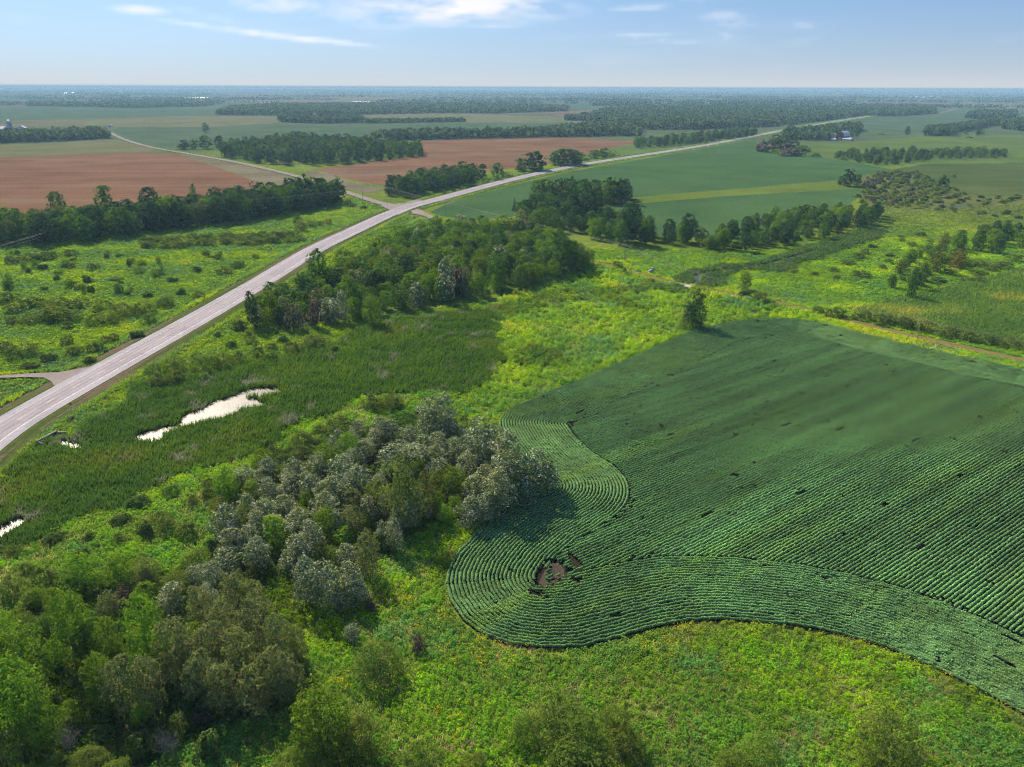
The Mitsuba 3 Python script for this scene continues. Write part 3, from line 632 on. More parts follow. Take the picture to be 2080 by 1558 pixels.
def trunk_mesh(kind, lod, seed):
    r = np.random.default_rng(seed + 1000); H, W, b = KIND[kind][:3]
    sides = (6, 4, 3)[lod]
    ms, bark = [], np.array((.26, .25, .22) if kind == 'A' else (.36, .32, .29) if kind == 'X' else (.13, .105, .085))
    def limb(p0, d, L, r0, r1, n=4):
        pts = [np.array(p0, float)]; d = unit(np.array(d, float))
        for _ in range(n):
            d = unit(d + r.normal(0, .13, 3) + [0, 0, .05]); pts.append(pts[-1] + d * L / n)
        ms.append(tube(pts, np.linspace(r0, r1, n + 1), sides, False)); return pts, d
    stems = {'W': 5, 'V': 5, 'R': 6, 'S': 4, 'X': 9, 'A': 1 if seed % 2 else 2}.get(kind, 1)
    tk = max(.07, H * .017)
    for i in range(stems):
        out = .5 if kind in 'WRSXV' else .12 * (stems > 1)
        aa = 2 * np.pi * i / stems + r.uniform(-.4, .4)
        L = H * (.9 if kind == 'C' else .72) * (r.uniform(.7, 1.1) if stems > 2 else 1)
        pts, d = limb((.15 * math.cos(aa) * (stems > 1), .15 * math.sin(aa) * (stems > 1), -.15), (out * math.cos(aa), out * math.sin(aa), 1), L, tk / stems ** .4, tk * .25 / stems ** .3, 5)
        nb = (5 if kind != 'X' else 7) if lod == 0 else (3 if lod == 1 else 0)
        if kind == 'C': nb = 0
        for j in range(nb):
            q = r.uniform(.3, .95); k = min(int(q * 5), 4); ba = r.uniform(0, 2 * np.pi)
            bp, bd = limb(pts[k], (math.cos(ba), math.sin(ba), .7), W * r.uniform(.3, .5), tk * .38 / stems ** .4, tk * .08, 3)
            if kind == 'X' or (lod == 0 and kind in 'AR'):
                for _ in range(3): limb(bp[r.integers(1, 4)], r.normal(0, 1, 3) + [0, 0, .6], W * r.uniform(.12, .25), tk * .12, .012, 2)
    V, F, o = [], [], 0
    for v, f in ms: V.append(v); F.append(f + o); o += len(v)
    V = np.vstack(V)
    return V, np.vstack(F), np.tile(bark, (len(V), 1)) * r.uniform(.85, 1.15)

GROUPS = {}
VARIANTS = (5, 4, 3)
def shapegroup(kind, lod, var):
    gid = f'proto_{kind}_{lod}_{var}'
    if gid not in GROUPS:
        sd = ord(kind) * 100 + lod * 10 + var
        g = {'type': 'shapegroup'}
        if kind != 'X': g['crown'] = leaf_dict(crown_mesh(kind, lod, sd), 'meadow_leaf' if kind in 'WSRV' else 'leaf')
        g['trunk'] = leaf_dict(trunk_mesh(kind, lod, sd), 'bark')
        scene[gid] = g; GROUPS[gid] = 1
    return gid

NAMES = {'A': 'poplar_tree', 'W': 'willow_bush', 'V': 'willow_bush', 'G': 'green_tree', 'D': 'dark_tree', 'M': 'broadleaf_tree', 'O': 'olive_tree_crown'.replace('_crown', ''), 'B': 'tan_tree', 'R': 'grey_bush', 'S': 'green_bush', 'C': 'conifer_tree', 'X': 'dead_bush'}
NAMES['O'] = 'yellowish_tree'
PLANTS = []      # every single tree and shrub: (kind, x, y, height, width, place)
def plant(kind, xy, h, w, place, label=None):
    if kind in 'WS' and h > 5: kind = 'V'
    PLANTS.append((kind, float(xy[0]), float(xy[1]), float(h), float(w), place, label))

def plant_px(kind, x, ytop, ybase, wpx, place, label=None):
    b = G(x, ybase); d = math.sqrt(b[0] ** 2 + b[1] ** 2 + CAM_H ** 2)
    v = np.array([b[0], b[1], -CAM_H]); depth = v @ _F
    if kind == 'A': wpx *= 1.18
    plant(kind, b, height_at(b, ytop), wpx * depth / FOC, place, label)

def grove(px, spacing, hr, mix, place, wr=(.78, 1.02), seed=0, edge=None):
    """Fills a traced wood floor with trees set at random, no two nearer than spacing."""
    r = np.random.default_rng(seed); poly = ground_poly(px); x0, y0, x1, y1 = poly.bounds
    ks = list(mix); pr = np.array([mix[k] for k in ks], float); pr /= pr.sum()
    got = []
    for _ in range(int((x1 - x0) * (y1 - y0) / spacing ** 2 * 9)):
        q = np.array([r.uniform(x0, x1), r.uniform(y0, y1)])
        if not shapely.contains_xy(poly, *q): continue
        if any((q[0] - a) ** 2 + (q[1] - b) ** 2 < spacing ** 2 for a, b in got): continue
        got.append(tuple(q))
        k = r.choice(ks, p=pr); h = r.uniform(*hr) * (.45 if k in 'WRS' else 1)
        plant(k, q, h, h * r.uniform(*wr) * (1.9 if k in 'WRS' else .72 if k == 'C' else 1), place)

def put(place, text):
    for row in text.split(';'):
        row = row.strip()
        if row:
            k, x, t, b, w = row.split(','); plant_px(k.strip(), float(x), float(t), float(b), float(w), place)

# kind, x, top row, foot row, width of the crown: read off the photograph and set on the ground there
put('beside the near bean field', 'A,876,808,890,56;A,906,806,894,54;A,935,868,906,38;A,795,855,900,44;A,975,853,955,66;A,1004,868,968,56;A,1030,884,990,72;A,892,882,932,52;A,862,888,936,48;A,800,905,965,66;A,846,903,965,70;A,947,922,982,46;A,1022,922,1022,70;A,1050,940,1016,62;A,1088,917,1002,66;A,1108,938,998,50;A,967,965,1022,54;A,994,998,1050,48;A,955,1012,1066,52;A,978,1010,1062,44;A,1066,985,1022,44;A,1010,960,1046,60')
put('inside the poplar thicket', 'G,922,892,928,42;W,978,936,985,36;R,907,934,978,34;O,820,944,1070,92;O,866,962,1045,44;O,890,953,1010,40;A,808,1035,1088,34;G,888,1000,1040,36;O,912,968,1022,34;G,905,1030,1066,40;A,830,1020,1080,40;G,925,1010,1050,34')
put('on the marsh side of the thicket', 'W,612,878,906,50;W,685,846,877,74;W,649,865,882,36;W,632,903,936,50;W,657,884,905,40;W,531,927,949,36;W,574,944,979,50;W,620,942,976,48;W,657,940,976,40;W,672,932,956,26;W,512,963,1016,42;W,551,976,1013,38;W,462,957,998,50;W,445,1003,1050,46;W,493,1018,1070,54;W,428,988,1014,42;W,470,1035,1086,60;W,732,1036,1078,54;S,590,905,925,30;S,700,880,905,34;W,560,905,930,44;W,600,915,940,40;S,640,925,950,30;S,545,890,910,26;W,400,1105,1152,58;S,428,1092,1120,34;W,340,1045,1078,46;S,300,1055,1085,38;W,380,1060,1090,44;S,715,850,868,28;W,520,1000,1030,36')
put('in the silvery middle of the thicket', 'A,497,950,988,46;A,535,952,988,36;A,593,965,1012,58;A,632,970,1022,52;A,699,928,992,66;A,720,911,960,42;A,740,895,938,40;A,763,874,915,36;A,716,876,916,38;A,699,965,1032,60;A,730,945,1012,52;A,661,1003,1066,56;O,765,977,1038,58;G,612,1032,1066,40;G,628,1001,1038,44;A,540,1017,1068,58;A,580,1007,1052,48;A,475,1076,1128,50;A,509,1071,1118,44;A,528,1095,1152,50;A,468,1115,1152,58;A,555,1050,1092,66;G,570,1087,1122,50;A,617,1064,1104,50;A,625,1102,1156,46;W,645,1100,1152,60;W,677,1103,1150,48;A,803,1055,1122,36;A,779,1060,1108,26;A,439,1143,1200,46;A,427,1190,1240,40;G,700,1075,1115,50;A,750,1010,1060,40;A,690,1040,1095,44;W,735,1062,1100,40;A,590,1120,1160,36')
grove([(430, 1150), (480, 1060), (440, 1010), (520, 965), (640, 905), (720, 880), (800, 900), (900, 890), (1000, 960), (1040, 1010), (960, 1060), (880, 1060), (800, 1110), (720, 1150), (620, 1160), (540, 1200), (460, 1230)], 4.6, (4.5, 8), {'A': 4, 'W': 4.5, 'S': 2, 'G': .8, 'B': .8}, 'in the undergrowth of the thicket', (.75, 1.0), seed=12)
grove([(-60, 1330), (60, 1250), (150, 1190), (300, 1190), (420, 1180), (470, 1230), (420, 1330), (300, 1480), (240, 1560), (60, 1620), (-100, 1560)], 4.6, (2.5, 5), {'G': 2.4, 'W': 3, 'S': 3, 'B': .6}, 'in the undergrowth at lower left', (.8, 1.0), seed=13)
grove([(-60, 1130), (60, 1120), (200, 1060), (330, 1000), (440, 960), (420, 1000), (360, 1060), (220, 1120), (100, 1160), (-60, 1230)], 6.5, (4, 6.5), {'W': 5, 'S': 3, 'R': .5}, 'between marsh and lower left trees', (.75, 1.0), seed=14)
put('standing clear at the meadow edge', 'B,745,1088,1168,60;A,630,1134,1226,52;A,666,1142,1230,58;A,714,1143,1216,50;A,722,1187,1232,58;W,769,1285,1368,90;A,718,1270,1300,30;R,848,1287,1320,34;A,690,1190,1236,34;R,752,1212,1240,30')
put('in the tan grove at lower left', 'B,485,1165,1242,60;B,524,1182,1250,60;B,462,1222,1310,76;B,525,1222,1322,78;B,572,1255,1350,62;B,440,1268,1366,78;B,500,1282,1386,88;B,560,1322,1408,74;B,592,1332,1420,64;B,420,1332,1428,78;B,466,1352,1446,80;B,525,1362,1446,82;B,372,1262,1380,84;B,392,1300,1400,66;B,262,1342,1450,78;B,318,1338,1446,72;B,605,1275,1340,40;B,415,1195,1275,54')
put('at the lower left corner', 'G,176,1131,1197,76;G,247,1131,1192,60;O,303,1137,1187,60;W,101,1151,1192,60;R,257,1187,1232,54;B,227,1205,1257,54;G,299,1187,1224,50;G,168,1201,1348,80;G,125,1197,1262,50;W,57,1236,1287,44;G,18,1248,1322,62;M,97,1256,1322,60;G,62,1282,1402,108;G,18,1312,1452,128;G,230,1258,1352,56;G,306,1219,1338,86;A,354,1189,1238,54;W,362,1148,1197,60;A,402,1151,1188,42;G,212,1332,1428,58;G,42,1352,1520,130;G,98,1395,1530,92;V,10,1440,1600,140;W,135,1462,1502,40;X,146,1462,1530,44;X,345,1468,1535,46;W,365,1447,1490,42;S,185,1510,1565,70;M,190,1265,1350,54;W,70,1200,1235,50;W,30,1170,1210,56;S,150,1170,1210,44;S,290,1480,1530,60;S,430,1480,1530,56;S,240,1540,1600,70;W,120,1520,1585,70;S,60,1490,1540,60;R,410,1440,1475,36')
put('in the foreground meadow', 'G,656,1404,1520,120;S,705,1440,1520,90;S,640,1470,1550,90;S,745,1440,1540,84;W,1135,1384,1500,110;W,1165,1420,1530,110;W,1246,1418,1500,66;W,1175,1480,1575,140;S,1265,1470,1540,80;W,1800,1434,1532,116;W,1535,1492,1580,110;S,1490,1520,1585,80;S,860,1500,1570,90;S,960,1530,1600,80;S,590,1520,1580,70;S,1060,1440,1500,60')
put('on the strip below the highway', 'W,357,715,751,46;W,320,756,785,40;W,357,751,779,46;W,318,736,759,46;W,417,712,749,56;W,452,712,745,50;W,485,712,735,36;W,522,702,727,34;W,552,712,734,32;W,599,694,717,46;W,640,678,702,60;W,508,670,695,30;W,552,695,709,24;W,412,757,774,28;W,426,747,762,22;W,488,645,668,26;W,397,717,737,28;S,575,680,695,22;W,780,793,830,58;W,755,802,830,44;W,805,797,826,36;S,680,700,715,20;S,470,690,705,22;S,530,735,748,20;S,444,672,684,18')
put('in the meadow left of the highway', 'W,212,626,655,62;W,145,625,650,42;W,111,638,657,26;W,114,613,650,56;W,74,625,652,56;W,34,614,634,40;W,24,638,657,26;W,135,651,667,26;W,47,688,722,56;W,303,631,656,32;W,20,592,613,52;W,70,601,622,50;W,112,598,624,52;W,160,604,624,46;W,205,603,630,46;W,250,608,642,42;W,290,602,637,46;W,335,598,622,42;W,155,702,718,40;W,200,690,712,36;W,225,676,692,34;S,280,668,684,30;W,10,690,716,40;S,100,715,732,34;S,180,722,738,30;W,135,680,698,30;S,60,735,748,36;W,485,528,542,32;W,455,540,556,30;W,520,515,524,18;S,400,540,552,18;S,350,560,572,20;W,190,530,547,24;W,145,532,545,20;S,60,543,555,12;W,100,508,526,40;W,60,512,530,36;W,25,516,534,32;W,140,505,520,30;W,75,517,528,22;S,230,560,572,16;S,300,590,604,18;S,370,585,598,20;S,165,575,588,22;W,405,590,604,22')
r9 = np.random.default_rng(77)
for _ in range(60):                                   # saplings and small bushes dotted over that meadow
    x, y = r9.uniform(0, 560), r9.uniform(515, 600)
    if y > 735 - .47 * x - (x > 300) * 0 and x > 250 and y > 690 - .36 * x: continue
    d = y - 174; plant_px(r9.choice(['S', 'W', 'G', 'M'], p=[.45, .2, .25, .1]), x, y - r9.uniform(.022, .05) * d, y, r9.uniform(.025, .06) * d, 'in the meadow left of the highway')
for x in np.linspace(292, 608, 17):                   # the long willow hedge
    for row in (0, 1):
        yb = 505 - (x - 290) * .042 - row * 11 + r9.uniform(-2, 2)
        plant_px('W', x + r9.uniform(-7, 7), yb - r9.uniform(15, 20), yb, r9.uniform(24, 34), 'in the willow hedge left of the highway')
put('at the right end of the willow hedge', 'W,612,440,470,26;W,632,446,461,18;W,650,447,458,16;W,666,441,456,20;M,606,436,462,20')
grove([(-120, 505), (0, 498), (150, 494), (200, 487), (340, 468), (480, 452), (560, 438), (640, 424), (692, 414), (690, 403), (640, 402), (560, 412), (480, 424), (380, 440), (200, 462), (0, 480), (-120, 490)], 7.6, (12.5, 17.5), {'D': 5, 'M': 3.5, 'G': 1.0, 'O': .4}, 'in the tree line along the brown field', seed=1)
put('in the tree line along the brown field', 'M,220,380,452,38;D,312,384,456,44;M,400,377,440,16;D,620,360,418,40;D,655,365,414,34;M,125,392,462,40;D,680,380,415,22;D,590,372,424,36;G,345,400,462,50;M,480,390,448,36')
put('beside the gravel road', 'W,705,400,418,22;W,718,408,420,14;S,738,416,424,14')
grove([(512, 668), (560, 668), (640, 656), (760, 649), (830, 627), (960, 601), (1060, 587), (1130, 566), (1190, 548), (1196, 535), (1150, 508), (1100, 490), (1000, 474), (930, 464), (880, 470), (800, 498), (745, 530), (690, 556), (640, 590), (580, 612), (515, 632)], 6.6, (7.0, 11.8), {'M': 3.4, 'G': 5.5, 'D': 1.0, 'A': .9, 'B': .6}, 'in the grove between highway and marsh', (.78, 1.0), seed=2)
put('on the near edge of the highway grove', 'G,757,602,662,40;A,698,592,655,24;G,545,628,668,32;D,515,596,665,28;G,885,548,604,36;M,650,510,590,46;A,680,615,660,18;M,720,570,640,34;R,600,610,668,40;R,640,606,664,34;W,486,648,668,26;A,905,530,612,36;B,945,545,602,30;M,1010,520,585,44;M,1130,470,548,60;M,1160,490,550,48;W,1185,520,548,40;W,1140,553,568,24;W,1095,550,580,26;W,1080,562,585,22;R,925,520,600,44')
grove([(1050, 440), (1060, 470), (1170, 474), (1250, 500), (1310, 502), (1400, 496), (1440, 500), (1440, 492), (1380, 486), (1310, 474), (1260, 455), (1200, 440), (1150, 425), (1080, 415)], 9.5, (8, 14), {'D': 4, 'M': 3, 'G': 1.2, 'B': .8}, 'in the tree belt right of the grove', seed=3)
grove([(1085, 412), (1140, 402), (1200, 399), (1270, 402), (1287, 408), (1240, 416), (1190, 414), (1130, 412)], 9, (11, 17), {'D': 4, 'M': 3}, 'in the round copse by the waterway strip', seed=4)
put('in the tree belt right of the grove', 'D,1275,415,492,54;D,1195,390,450,70;D,1160,398,450,46;C,1350,455,490,18;D,1396,437,492,44;G,1383,457,494,22;C,1325,452,488,14;M,1235,362,412,44;D,1262,366,412,42;W,1440,478,505,34;M,1470,470,504,30;G,1455,480,506,22;C,1045,402,428,14;M,1100,390,420,30')
grove([(1440, 508), (1530, 512), (1620, 496), (1700, 482), (1775, 456), (1790, 440), (1735, 432), (1650, 441), (1560, 456), (1490, 476)], 8.5, (7, 12.5), {'M': 4, 'D': 3, 'G': 2.2, 'S': .6}, 'in the copse above the creek', (.68, .95), seed=5)
grove([(1800, 582), (1840, 598), (1880, 566), (1965, 540), (1955, 505), (1885, 508), (1830, 545)], 8.0, (5.5, 11), {'M': 3, 'G': 2, 'O': 3, 'W': 2}, 'in the open woodland at right', (.7, .95), seed=6)
grove([(1970, 500), (2000, 522), (2080, 506), (2160, 500), (2160, 475), (2010, 480)], 9.5, (7, 12), {'M': 3, 'G': 2, 'D': 1.5, 'W': 1}, 'at the right edge by the meadow', (.7, .95), seed=7)
put('in the wet meadow at right', 'M,1847,555,606,22;G,1512,553,590,24;W,1390,640,667,30;W,1420,648,668,24;S,1268,540,557,10;W,1255,528,543,20;W,1612,545,555,16;S,1655,551,560,16;W,1750,548,563,38;S,1700,556,566,16;W,1722,525,538,28;W,1690,540,552,24;W,1742,512,524,26;W,1980,520,540,40;W,2030,528,545,44;W,2060,512,532,34;W,1990,548,560,36;W,1975,560,572,44;W,1930,545,556,26;W,2010,540,550,30;S,1905,560,572,24;W,1860,565,580,30;W,1540,592,608,34;S,1515,588,602,26;W,1700,622,644,40;W,1750,628,649,40;W,1790,633,657,44;W,1830,640,664,46;W,1880,648,674,50;W,1850,643,667,40;W,1920,661,683,50;W,1965,669,691,48;W,2010,677,697,46;W,2050,684,706,46;W,1810,637,656,36;W,1660,620,636,28;S,1560,604,618,24')
grove([(1700, 505), (1790, 480), (1850, 470), (1900, 490), (1860, 530), (1800, 555), (1740, 530)], 13, (5, 8), {'W': 4, 'S': 3, 'O': .5}, 'among bushes of the right wet meadow', seed=16)
grove([(1780, 352), (1860, 350), (1905, 372), (1960, 395), (1900, 412), (1850, 420), (1800, 420), (1740, 400)], 8.5, (5, 9), {'W': 4, 'R': 2.2, 'S': 4}, '=marsh_bushes|mass of olive and grey bushes left of the marsh pool on the right', (.9, 1.3), seed=15)
grove([(1800, 425), (1900, 428), (2000, 440), (2120, 450), (2120, 430), (2010, 430), (1960, 428), (2100, 400), (2000, 400)], 11, (4, 8), {'W': 4, 'R': 1, 'S': 4}, '=marsh_bushes|mass of olive and grey bushes left of the marsh pool on the right', (.9, 1.3), seed=25)
put('at the end of the waterway strip', 'D,1720,345,378,30;M,1740,355,378,22;R,1766,357,382,28;M,1705,360,375,16;D,1915,358,380,22;S,1935,350,360,12')
grove([(790, 397), (835, 401), (900, 386), (960, 373), (958, 362), (880, 368), (800, 387)], 8.5, (11, 15.5), {'D': 5, 'M': 3}, 'in the tree row beyond the crossroads', seed=8)
put('in the tree row beyond the crossroads', 'S,985,357,370,20;S,1010,352,366,22;D,1085,310,346,52;M,1060,322,348,34;M,1150,303,335,66;M,1130,308,336,34;M,1170,306,334,36;M,1208,305,322,30;S,1245,302,318,24;M,1225,300,320,26;S,1190,318,326,14;S,1030,346,360,24;M,975,334,362,34;M,1010,332,358,26;M,940,330,368,34')
put('by the corner of the center stubble field', 'D,375,285,303,24;M,418,276,302,28;D,447,277,302,22;M,395,284,303,20;S,365,291,303,14')
put('alone in the far green field', 'M,418,250,269,16')
put('beside the far pasture', 'D,1842,257,275,12;M,1738,262,278,14;M,1727,268,280,12;S,1790,267,274,22;D,1985,262,276,10;M,1990,262,273,18;S,1960,266,274,12;S,1970,276,280,16')
put('by the far end of highway field', 'R,1556,280,308,40;R,1590,285,310,36;D,1602,272,304,44;M,1575,275,302,34;R,1605,297,317,44;M,1630,296,314,30;S,1650,305,318,30;S,1575,300,312,30')
for nm_ in ('W',):
    pass
grove([(455, 320), (520, 332), (600, 337), (700, 334), (780, 327), (857, 317), (852, 308), (780, 300), (700, 293), (600, 287), (560, 293), (470, 305)], 13.5, (12, 18), {'D': 4, 'M': 4}, '=stubble_wood|wood of rounded dark trees in front of the center stubble field', (.75, .95), seed=9)
grove([(1690, 322), (1740, 331), (1800, 337), (1900, 324), (2042, 321), (2040, 314), (1850, 313), (1700, 316)], 11, (7, 12), {'M': 4, 'D': 2, 'W': 1}, '=marsh_belt|belt of mixed trees above the marsh on the right', seed=10)
grove([(1290, 302), (1330, 300), (1430, 291), (1535, 276), (1528, 268), (1400, 284), (1292, 296)], 14, (11, 15), {'D': 4, 'M': 4}, '=bend_wood|dense trees lining the far side of the highway before its bend', (.8, 1.0), seed=11)

plant_px('D', 1408, 596, 665, 50, 'alone above the near bean field', 'dark round lone tree casting its shadow on the near bean field')
SIZE_OF = {'tree': (6.0, 11.0), 'shrub': (2.2, 4.2)}
def emit_plants():
    byplace = {}
    for i, q in enumerate(PLANTS): byplace.setdefault(q[5], []).append(i)
    where = {}
    for pl, ids in byplace.items():
        xs = np.array([math.atan2(PLANTS[i][1], PLANTS[i][2]) for i in ids]); ys = np.array([PLANTS[i][2] for i in ids])
        if len(ids) < 4:
            for i in ids: where[i] = ''
            continue
        ax = np.argsort(np.argsort(xs)) / (len(ids) - 1); ay = np.argsort(np.argsort(ys)) / (len(ids) - 1)
        for j, i in enumerate(ids):
            a = ('far left', 'left', 'center left', 'middle', 'center right', 'right', 'far right')[min(6, int(ax[j] * 7))]
            b = ('front', 'second', 'center', 'fourth', 'rear')[min(4, int(ay[j] * 5))]
            where[i] = f', {b} row, {a}'
    used = {}
    for i, (k, x, y, h, w, place, lab) in enumerate(PLANTS):
        kd = KIND[k]; d = math.sqrt(x * x + y * y + CAM_H ** 2)
        lod = 0 if d < 300 or lab else 1 if d < 620 else 2
        sg = shapegroup(k, lod, i % VARIANTS[lod])
        if place[0] == '=':
            nm, text = place[1:].split('|'); top = nm; c_ = COUNT[nm + '#'] = COUNT.get(nm + '#', 0) + 1
            key = f'{nm}__{c_:03d}'; tag(nm, text, 'forest', kind='stuff')
        else: key = key_of(NAMES[k])
        rot = (i * 137.5) % 360; sw = w / kd[1]
        scene[key] = {'type': 'instance', 'shapegroup': {'type': 'ref', 'id': sg}, 'to_world': T().translate([x, y, 0]).rotate([0, 0, 1], rot).scale([sw, sw, h / kd[0]])}
        if place[0] == '=': continue
        lo, hi = SIZE_OF[kd[9]]
        size = '' if k == 'V' else 'small ' if h < lo else 'tall ' if h > hi else ''
        used.setdefault(lab or f'{size}{kd[8]} {place}{where[i]}', []).append((key, place, kd[9]))
    for text, ks in used.items():
        for key, place, c in ks:
            tag(key, text, c, None if len(ks) == 1 else f'{c}s {place}')
emit_plants()
print('plants', len(PLANTS))

# ------------------------------------------------------------------ far woods: more trees than anyone could count
def far_trees(spots, h, w, per, seed, cols=((.036, .068, .026), (.072, .112, .042))):
    r = np.random.default_rng(seed); n = len(spots); parts = []
    hh = h * r.uniform(.7, 1.25, n); ww = w * r.uniform(.7, 1.25, n)
    base = np.array(cols[0]) + (np.array(cols[1]) - np.array(cols[0])) * r.uniform(0, 1, (n, 1))
    for k in range(per):
        u = unit(r.normal(0, 1, (n, 3)) + [0, 0, .3])
        c = np.c_[spots, hh * .55] + u * np.c_[ww * .45, ww * .45, hh * .45]
        nn = unit(u + r.normal(0, .5, (n, 3))); a = unit(np.cross(nn, r.normal(0, 1, (n, 3)))); b = np.cross(nn, a)
        s = (np.minimum(ww, hh * 1.3) * r.uniform(.22, .36, n))[:, None]
        parts.append(quads_mesh(c, a * s, b * s, None, base * r.uniform(.7, 1.35, (n, 1))))
    return join(parts)

def wood_spots(px, spacing, seed):
    r = np.random.default_rng(seed); poly = ground_poly(px); x0, y0, x1, y1 = poly.bounds
    gx, gy = np.meshgrid(np.arange(x0, x1, spacing), np.arange(y0, y1, spacing))
    p = np.c_[gx.ravel(), gy.ravel()] + r.uniform(-.45, .45, (gx.size, 2)) * spacing
    return p[shapely.contains_xy(poly, p[:, 0], p[:, 1])]

WOODS = [  # name, label, spacing, height, points of the floor
    ('far_forest', 'broad mass of forest behind the highway bend right of center', 13, 14, [(1200, 236), (1270, 262), (1400, 264), (1560, 258), (1660, 247), (1745, 236), (1900, 226), (1780, 220), (1560, 222), (1330, 221), (1230, 226)]),
    ('far_forest', 'wooded belt behind the center stubble field', 12, 14, [(752, 287), (860, 284), (960, 282), (1010, 281), (1100, 279), (1300, 276), (1295, 262), (1220, 258), (1100, 272), (980, 277), (860, 277), (780, 282)]),
    ('far_forest', 'dark straight windbreak of trees at the left edge', 9, 15, [(-300, 300), (0, 291), (110, 287.5), (222, 281.5), (216, 275), (100, 279), (0, 282), (-300, 288)]),
    ('far_forest', 'woods round the red barn', 11, 15, [(1588, 281), (1640, 285.5), (1686, 286), (1692, 276), (1744, 268), (1744, 261), (1690, 266), (1640, 273), (1592, 274)]),
    ('far_forest', 'long band of forest across the plain left of center', 15, 14, [(440, 234), (620, 235), (800, 232), (880, 230), (1000, 231), (1150, 226), (1155, 220), (1000, 216), (780, 214), (560, 216), (470, 222)]),
    ('far_forest', 'farmstead windbreak with dark conifers left of center', 9, 15, [(565, 248), (640, 251), (735, 250), (738, 245), (640, 244), (570, 244)]),
    ('far_forest', 'thin hedge row of trees right of the farmstead windbreak', 10, 9, [(742, 251), (940, 248), (945, 246), (742, 248.5)]),
    ('far_forest', 'oblong dark wood on the far right beside the road', 12, 15, [(1768, 236), (1830, 236), (1900, 231), (1898, 225), (1780, 226)]),
    ('far_forest', 'rounded dark wood near the right edge', 12, 15, [(1960, 241), (2010, 243), (2058, 240), (2062, 231), (1980, 232)]),
    ('far_forest', 'dark diagonal tree row near the right edge', 9, 13, [(1878, 276), (1935, 277), (1940, 270), (2035, 253), (2038, 247), (1930, 263), (1880, 268)]),
    ('far_forest', 'trees cut by the right edge of the view', 12, 14, [(2036, 262), (2080, 268), (2300, 270), (2300, 252), (2060, 250)]),
    ('far_forest', 'small far wood left of center', 18, 13, [(1200, 215), (1320, 215), (1322, 209), (1210, 209)]),
    ('far_forest', 'row of woods beyond the far left fields', 16, 13, [(55, 216), (180, 217), (270, 220), (420, 216), (440, 211), (300, 208), (180, 212), (60, 211)]),
    ('far_forest', 'far wood right of center beyond the forest mass', 18, 13, [(1380, 214), (1480, 219), (1590, 213), (1590, 207), (1480, 209), (1390, 208)]),
    ('far_forest', 'wood left of the far forest mass', 15, 13, [(1150, 245), (1280, 248), (1290, 238), (1210, 236)]),
]
fm = [far_trees(wood_spots(px, sp, 40 + i), h, sp * 1.25, 15, 60 + i) for i, (_, _, sp, h, px) in enumerate(WOODS)]
for (nm, lb, *_), mm in zip(WOODS, fm):
    stuff(key_of(nm), mm, lb, 'forest', 'leaf')

def plain_woods():
    """Patches of wood over the plain out to the horizon."""
    r = np.random.default_rng(9); S, Hh, Ww = [], [], []
    for i in range(240):
        az = r.uniform(-.80, .80); d = math.exp(r.uniform(math.log(4300), math.log(40000)))
        cx, cy = d * math.sin(az), d * math.cos(az)
        lx, ly = d * r.uniform(.02, .12), d * r.uniform(.006, .03); sp = max(22, d * .0075)
        n = int(min(70, 2.2 * lx * ly / sp ** 2)) + 3
        q = np.c_[r.uniform(-1, 1, n) * lx, r.uniform(-1, 1, n) * ly]; q = q[(q[:, 0] / lx) ** 2 + (q[:, 1] / ly) ** 2 < 1]
        S.append(q + [cx, cy]); Hh.append(np.full(len(q), 14.0 + d / 6000)); Ww.append(np.full(len(q), sp * 1.5))
    S = np.vstack(S); return far_trees(S, np.concatenate(Hh), np.concatenate(Ww), 11, 3, ((.03, .055, .03), (.05, .08, .04)))
stuff('plain_woods', plain_woods(), 'scattered woods over the hazy plain out to the horizon', 'forest', 'leaf')

# ------------------------------------------------------------------ poles and wires
def add(parent, name, mesh, bsdf, smooth=False):
    key = f'{parent}__{name}'; k = COUNT[key] = COUNT.get(key, -1) + 1
    scene[key if k == 0 else f'{key}_{k:03d}'] = mikit.ply(mesh, bsdf, smooth)

def place(m, x, y, z=0, rot=0.0):
    m = m.copy(); m.apply_transform(trimesh.transformations.rotation_matrix(rot, [0, 0, 1])); m.apply_translation([x, y, z]); return m

def pole(x, yb, yt, ang, label, arm=2.4):
    b = G(x, yb); h = height_at(b, yt); h = min(max(h, 7.0), 15.0)
    key = key_of('utility_pole')
    v, f = tube([(b[0], b[1], -.3), (b[0], b[1], h * .5), (b[0], b[1], h)], [.21, .18, .14], 8)
    add(key, 'post', (v, f), 'pole_wood', 40)
    d = np.array([math.cos(ang), math.sin(ang)])
    add(key, 'crossarm', place(box(-arm / 2, arm / 2, -.08, .06, -.08, .08), b[0] - d[1] * .17, b[1] + d[0] * .17, h - .45, ang), 'pole_wood')
    for o in (-arm * .45, -arm * .15, arm * .45):
        v, f = tube([(b[0] - d[1] * .17 + d[0] * o, b[1] + d[0] * .17 + d[1] * o, h - .37), (b[0] - d[1] * .17 + d[0] * o, b[1] + d[0] * .17 + d[1] * o, h - .16)], [.06, .045], 6)
        add(key, 'insulator', (v, f), 'insulator', 40)
    tag(key, label, 'utility pole', None)
    at = [np.array([b[0] - d[1] * .17 + d[0] * o, b[1] + d[0] * .17 + d[1] * o, h - .14]) for o in (-arm * .45, -arm * .15, arm * .45)]
    return at + [np.array([b[0], b[1], h - 2.0])]

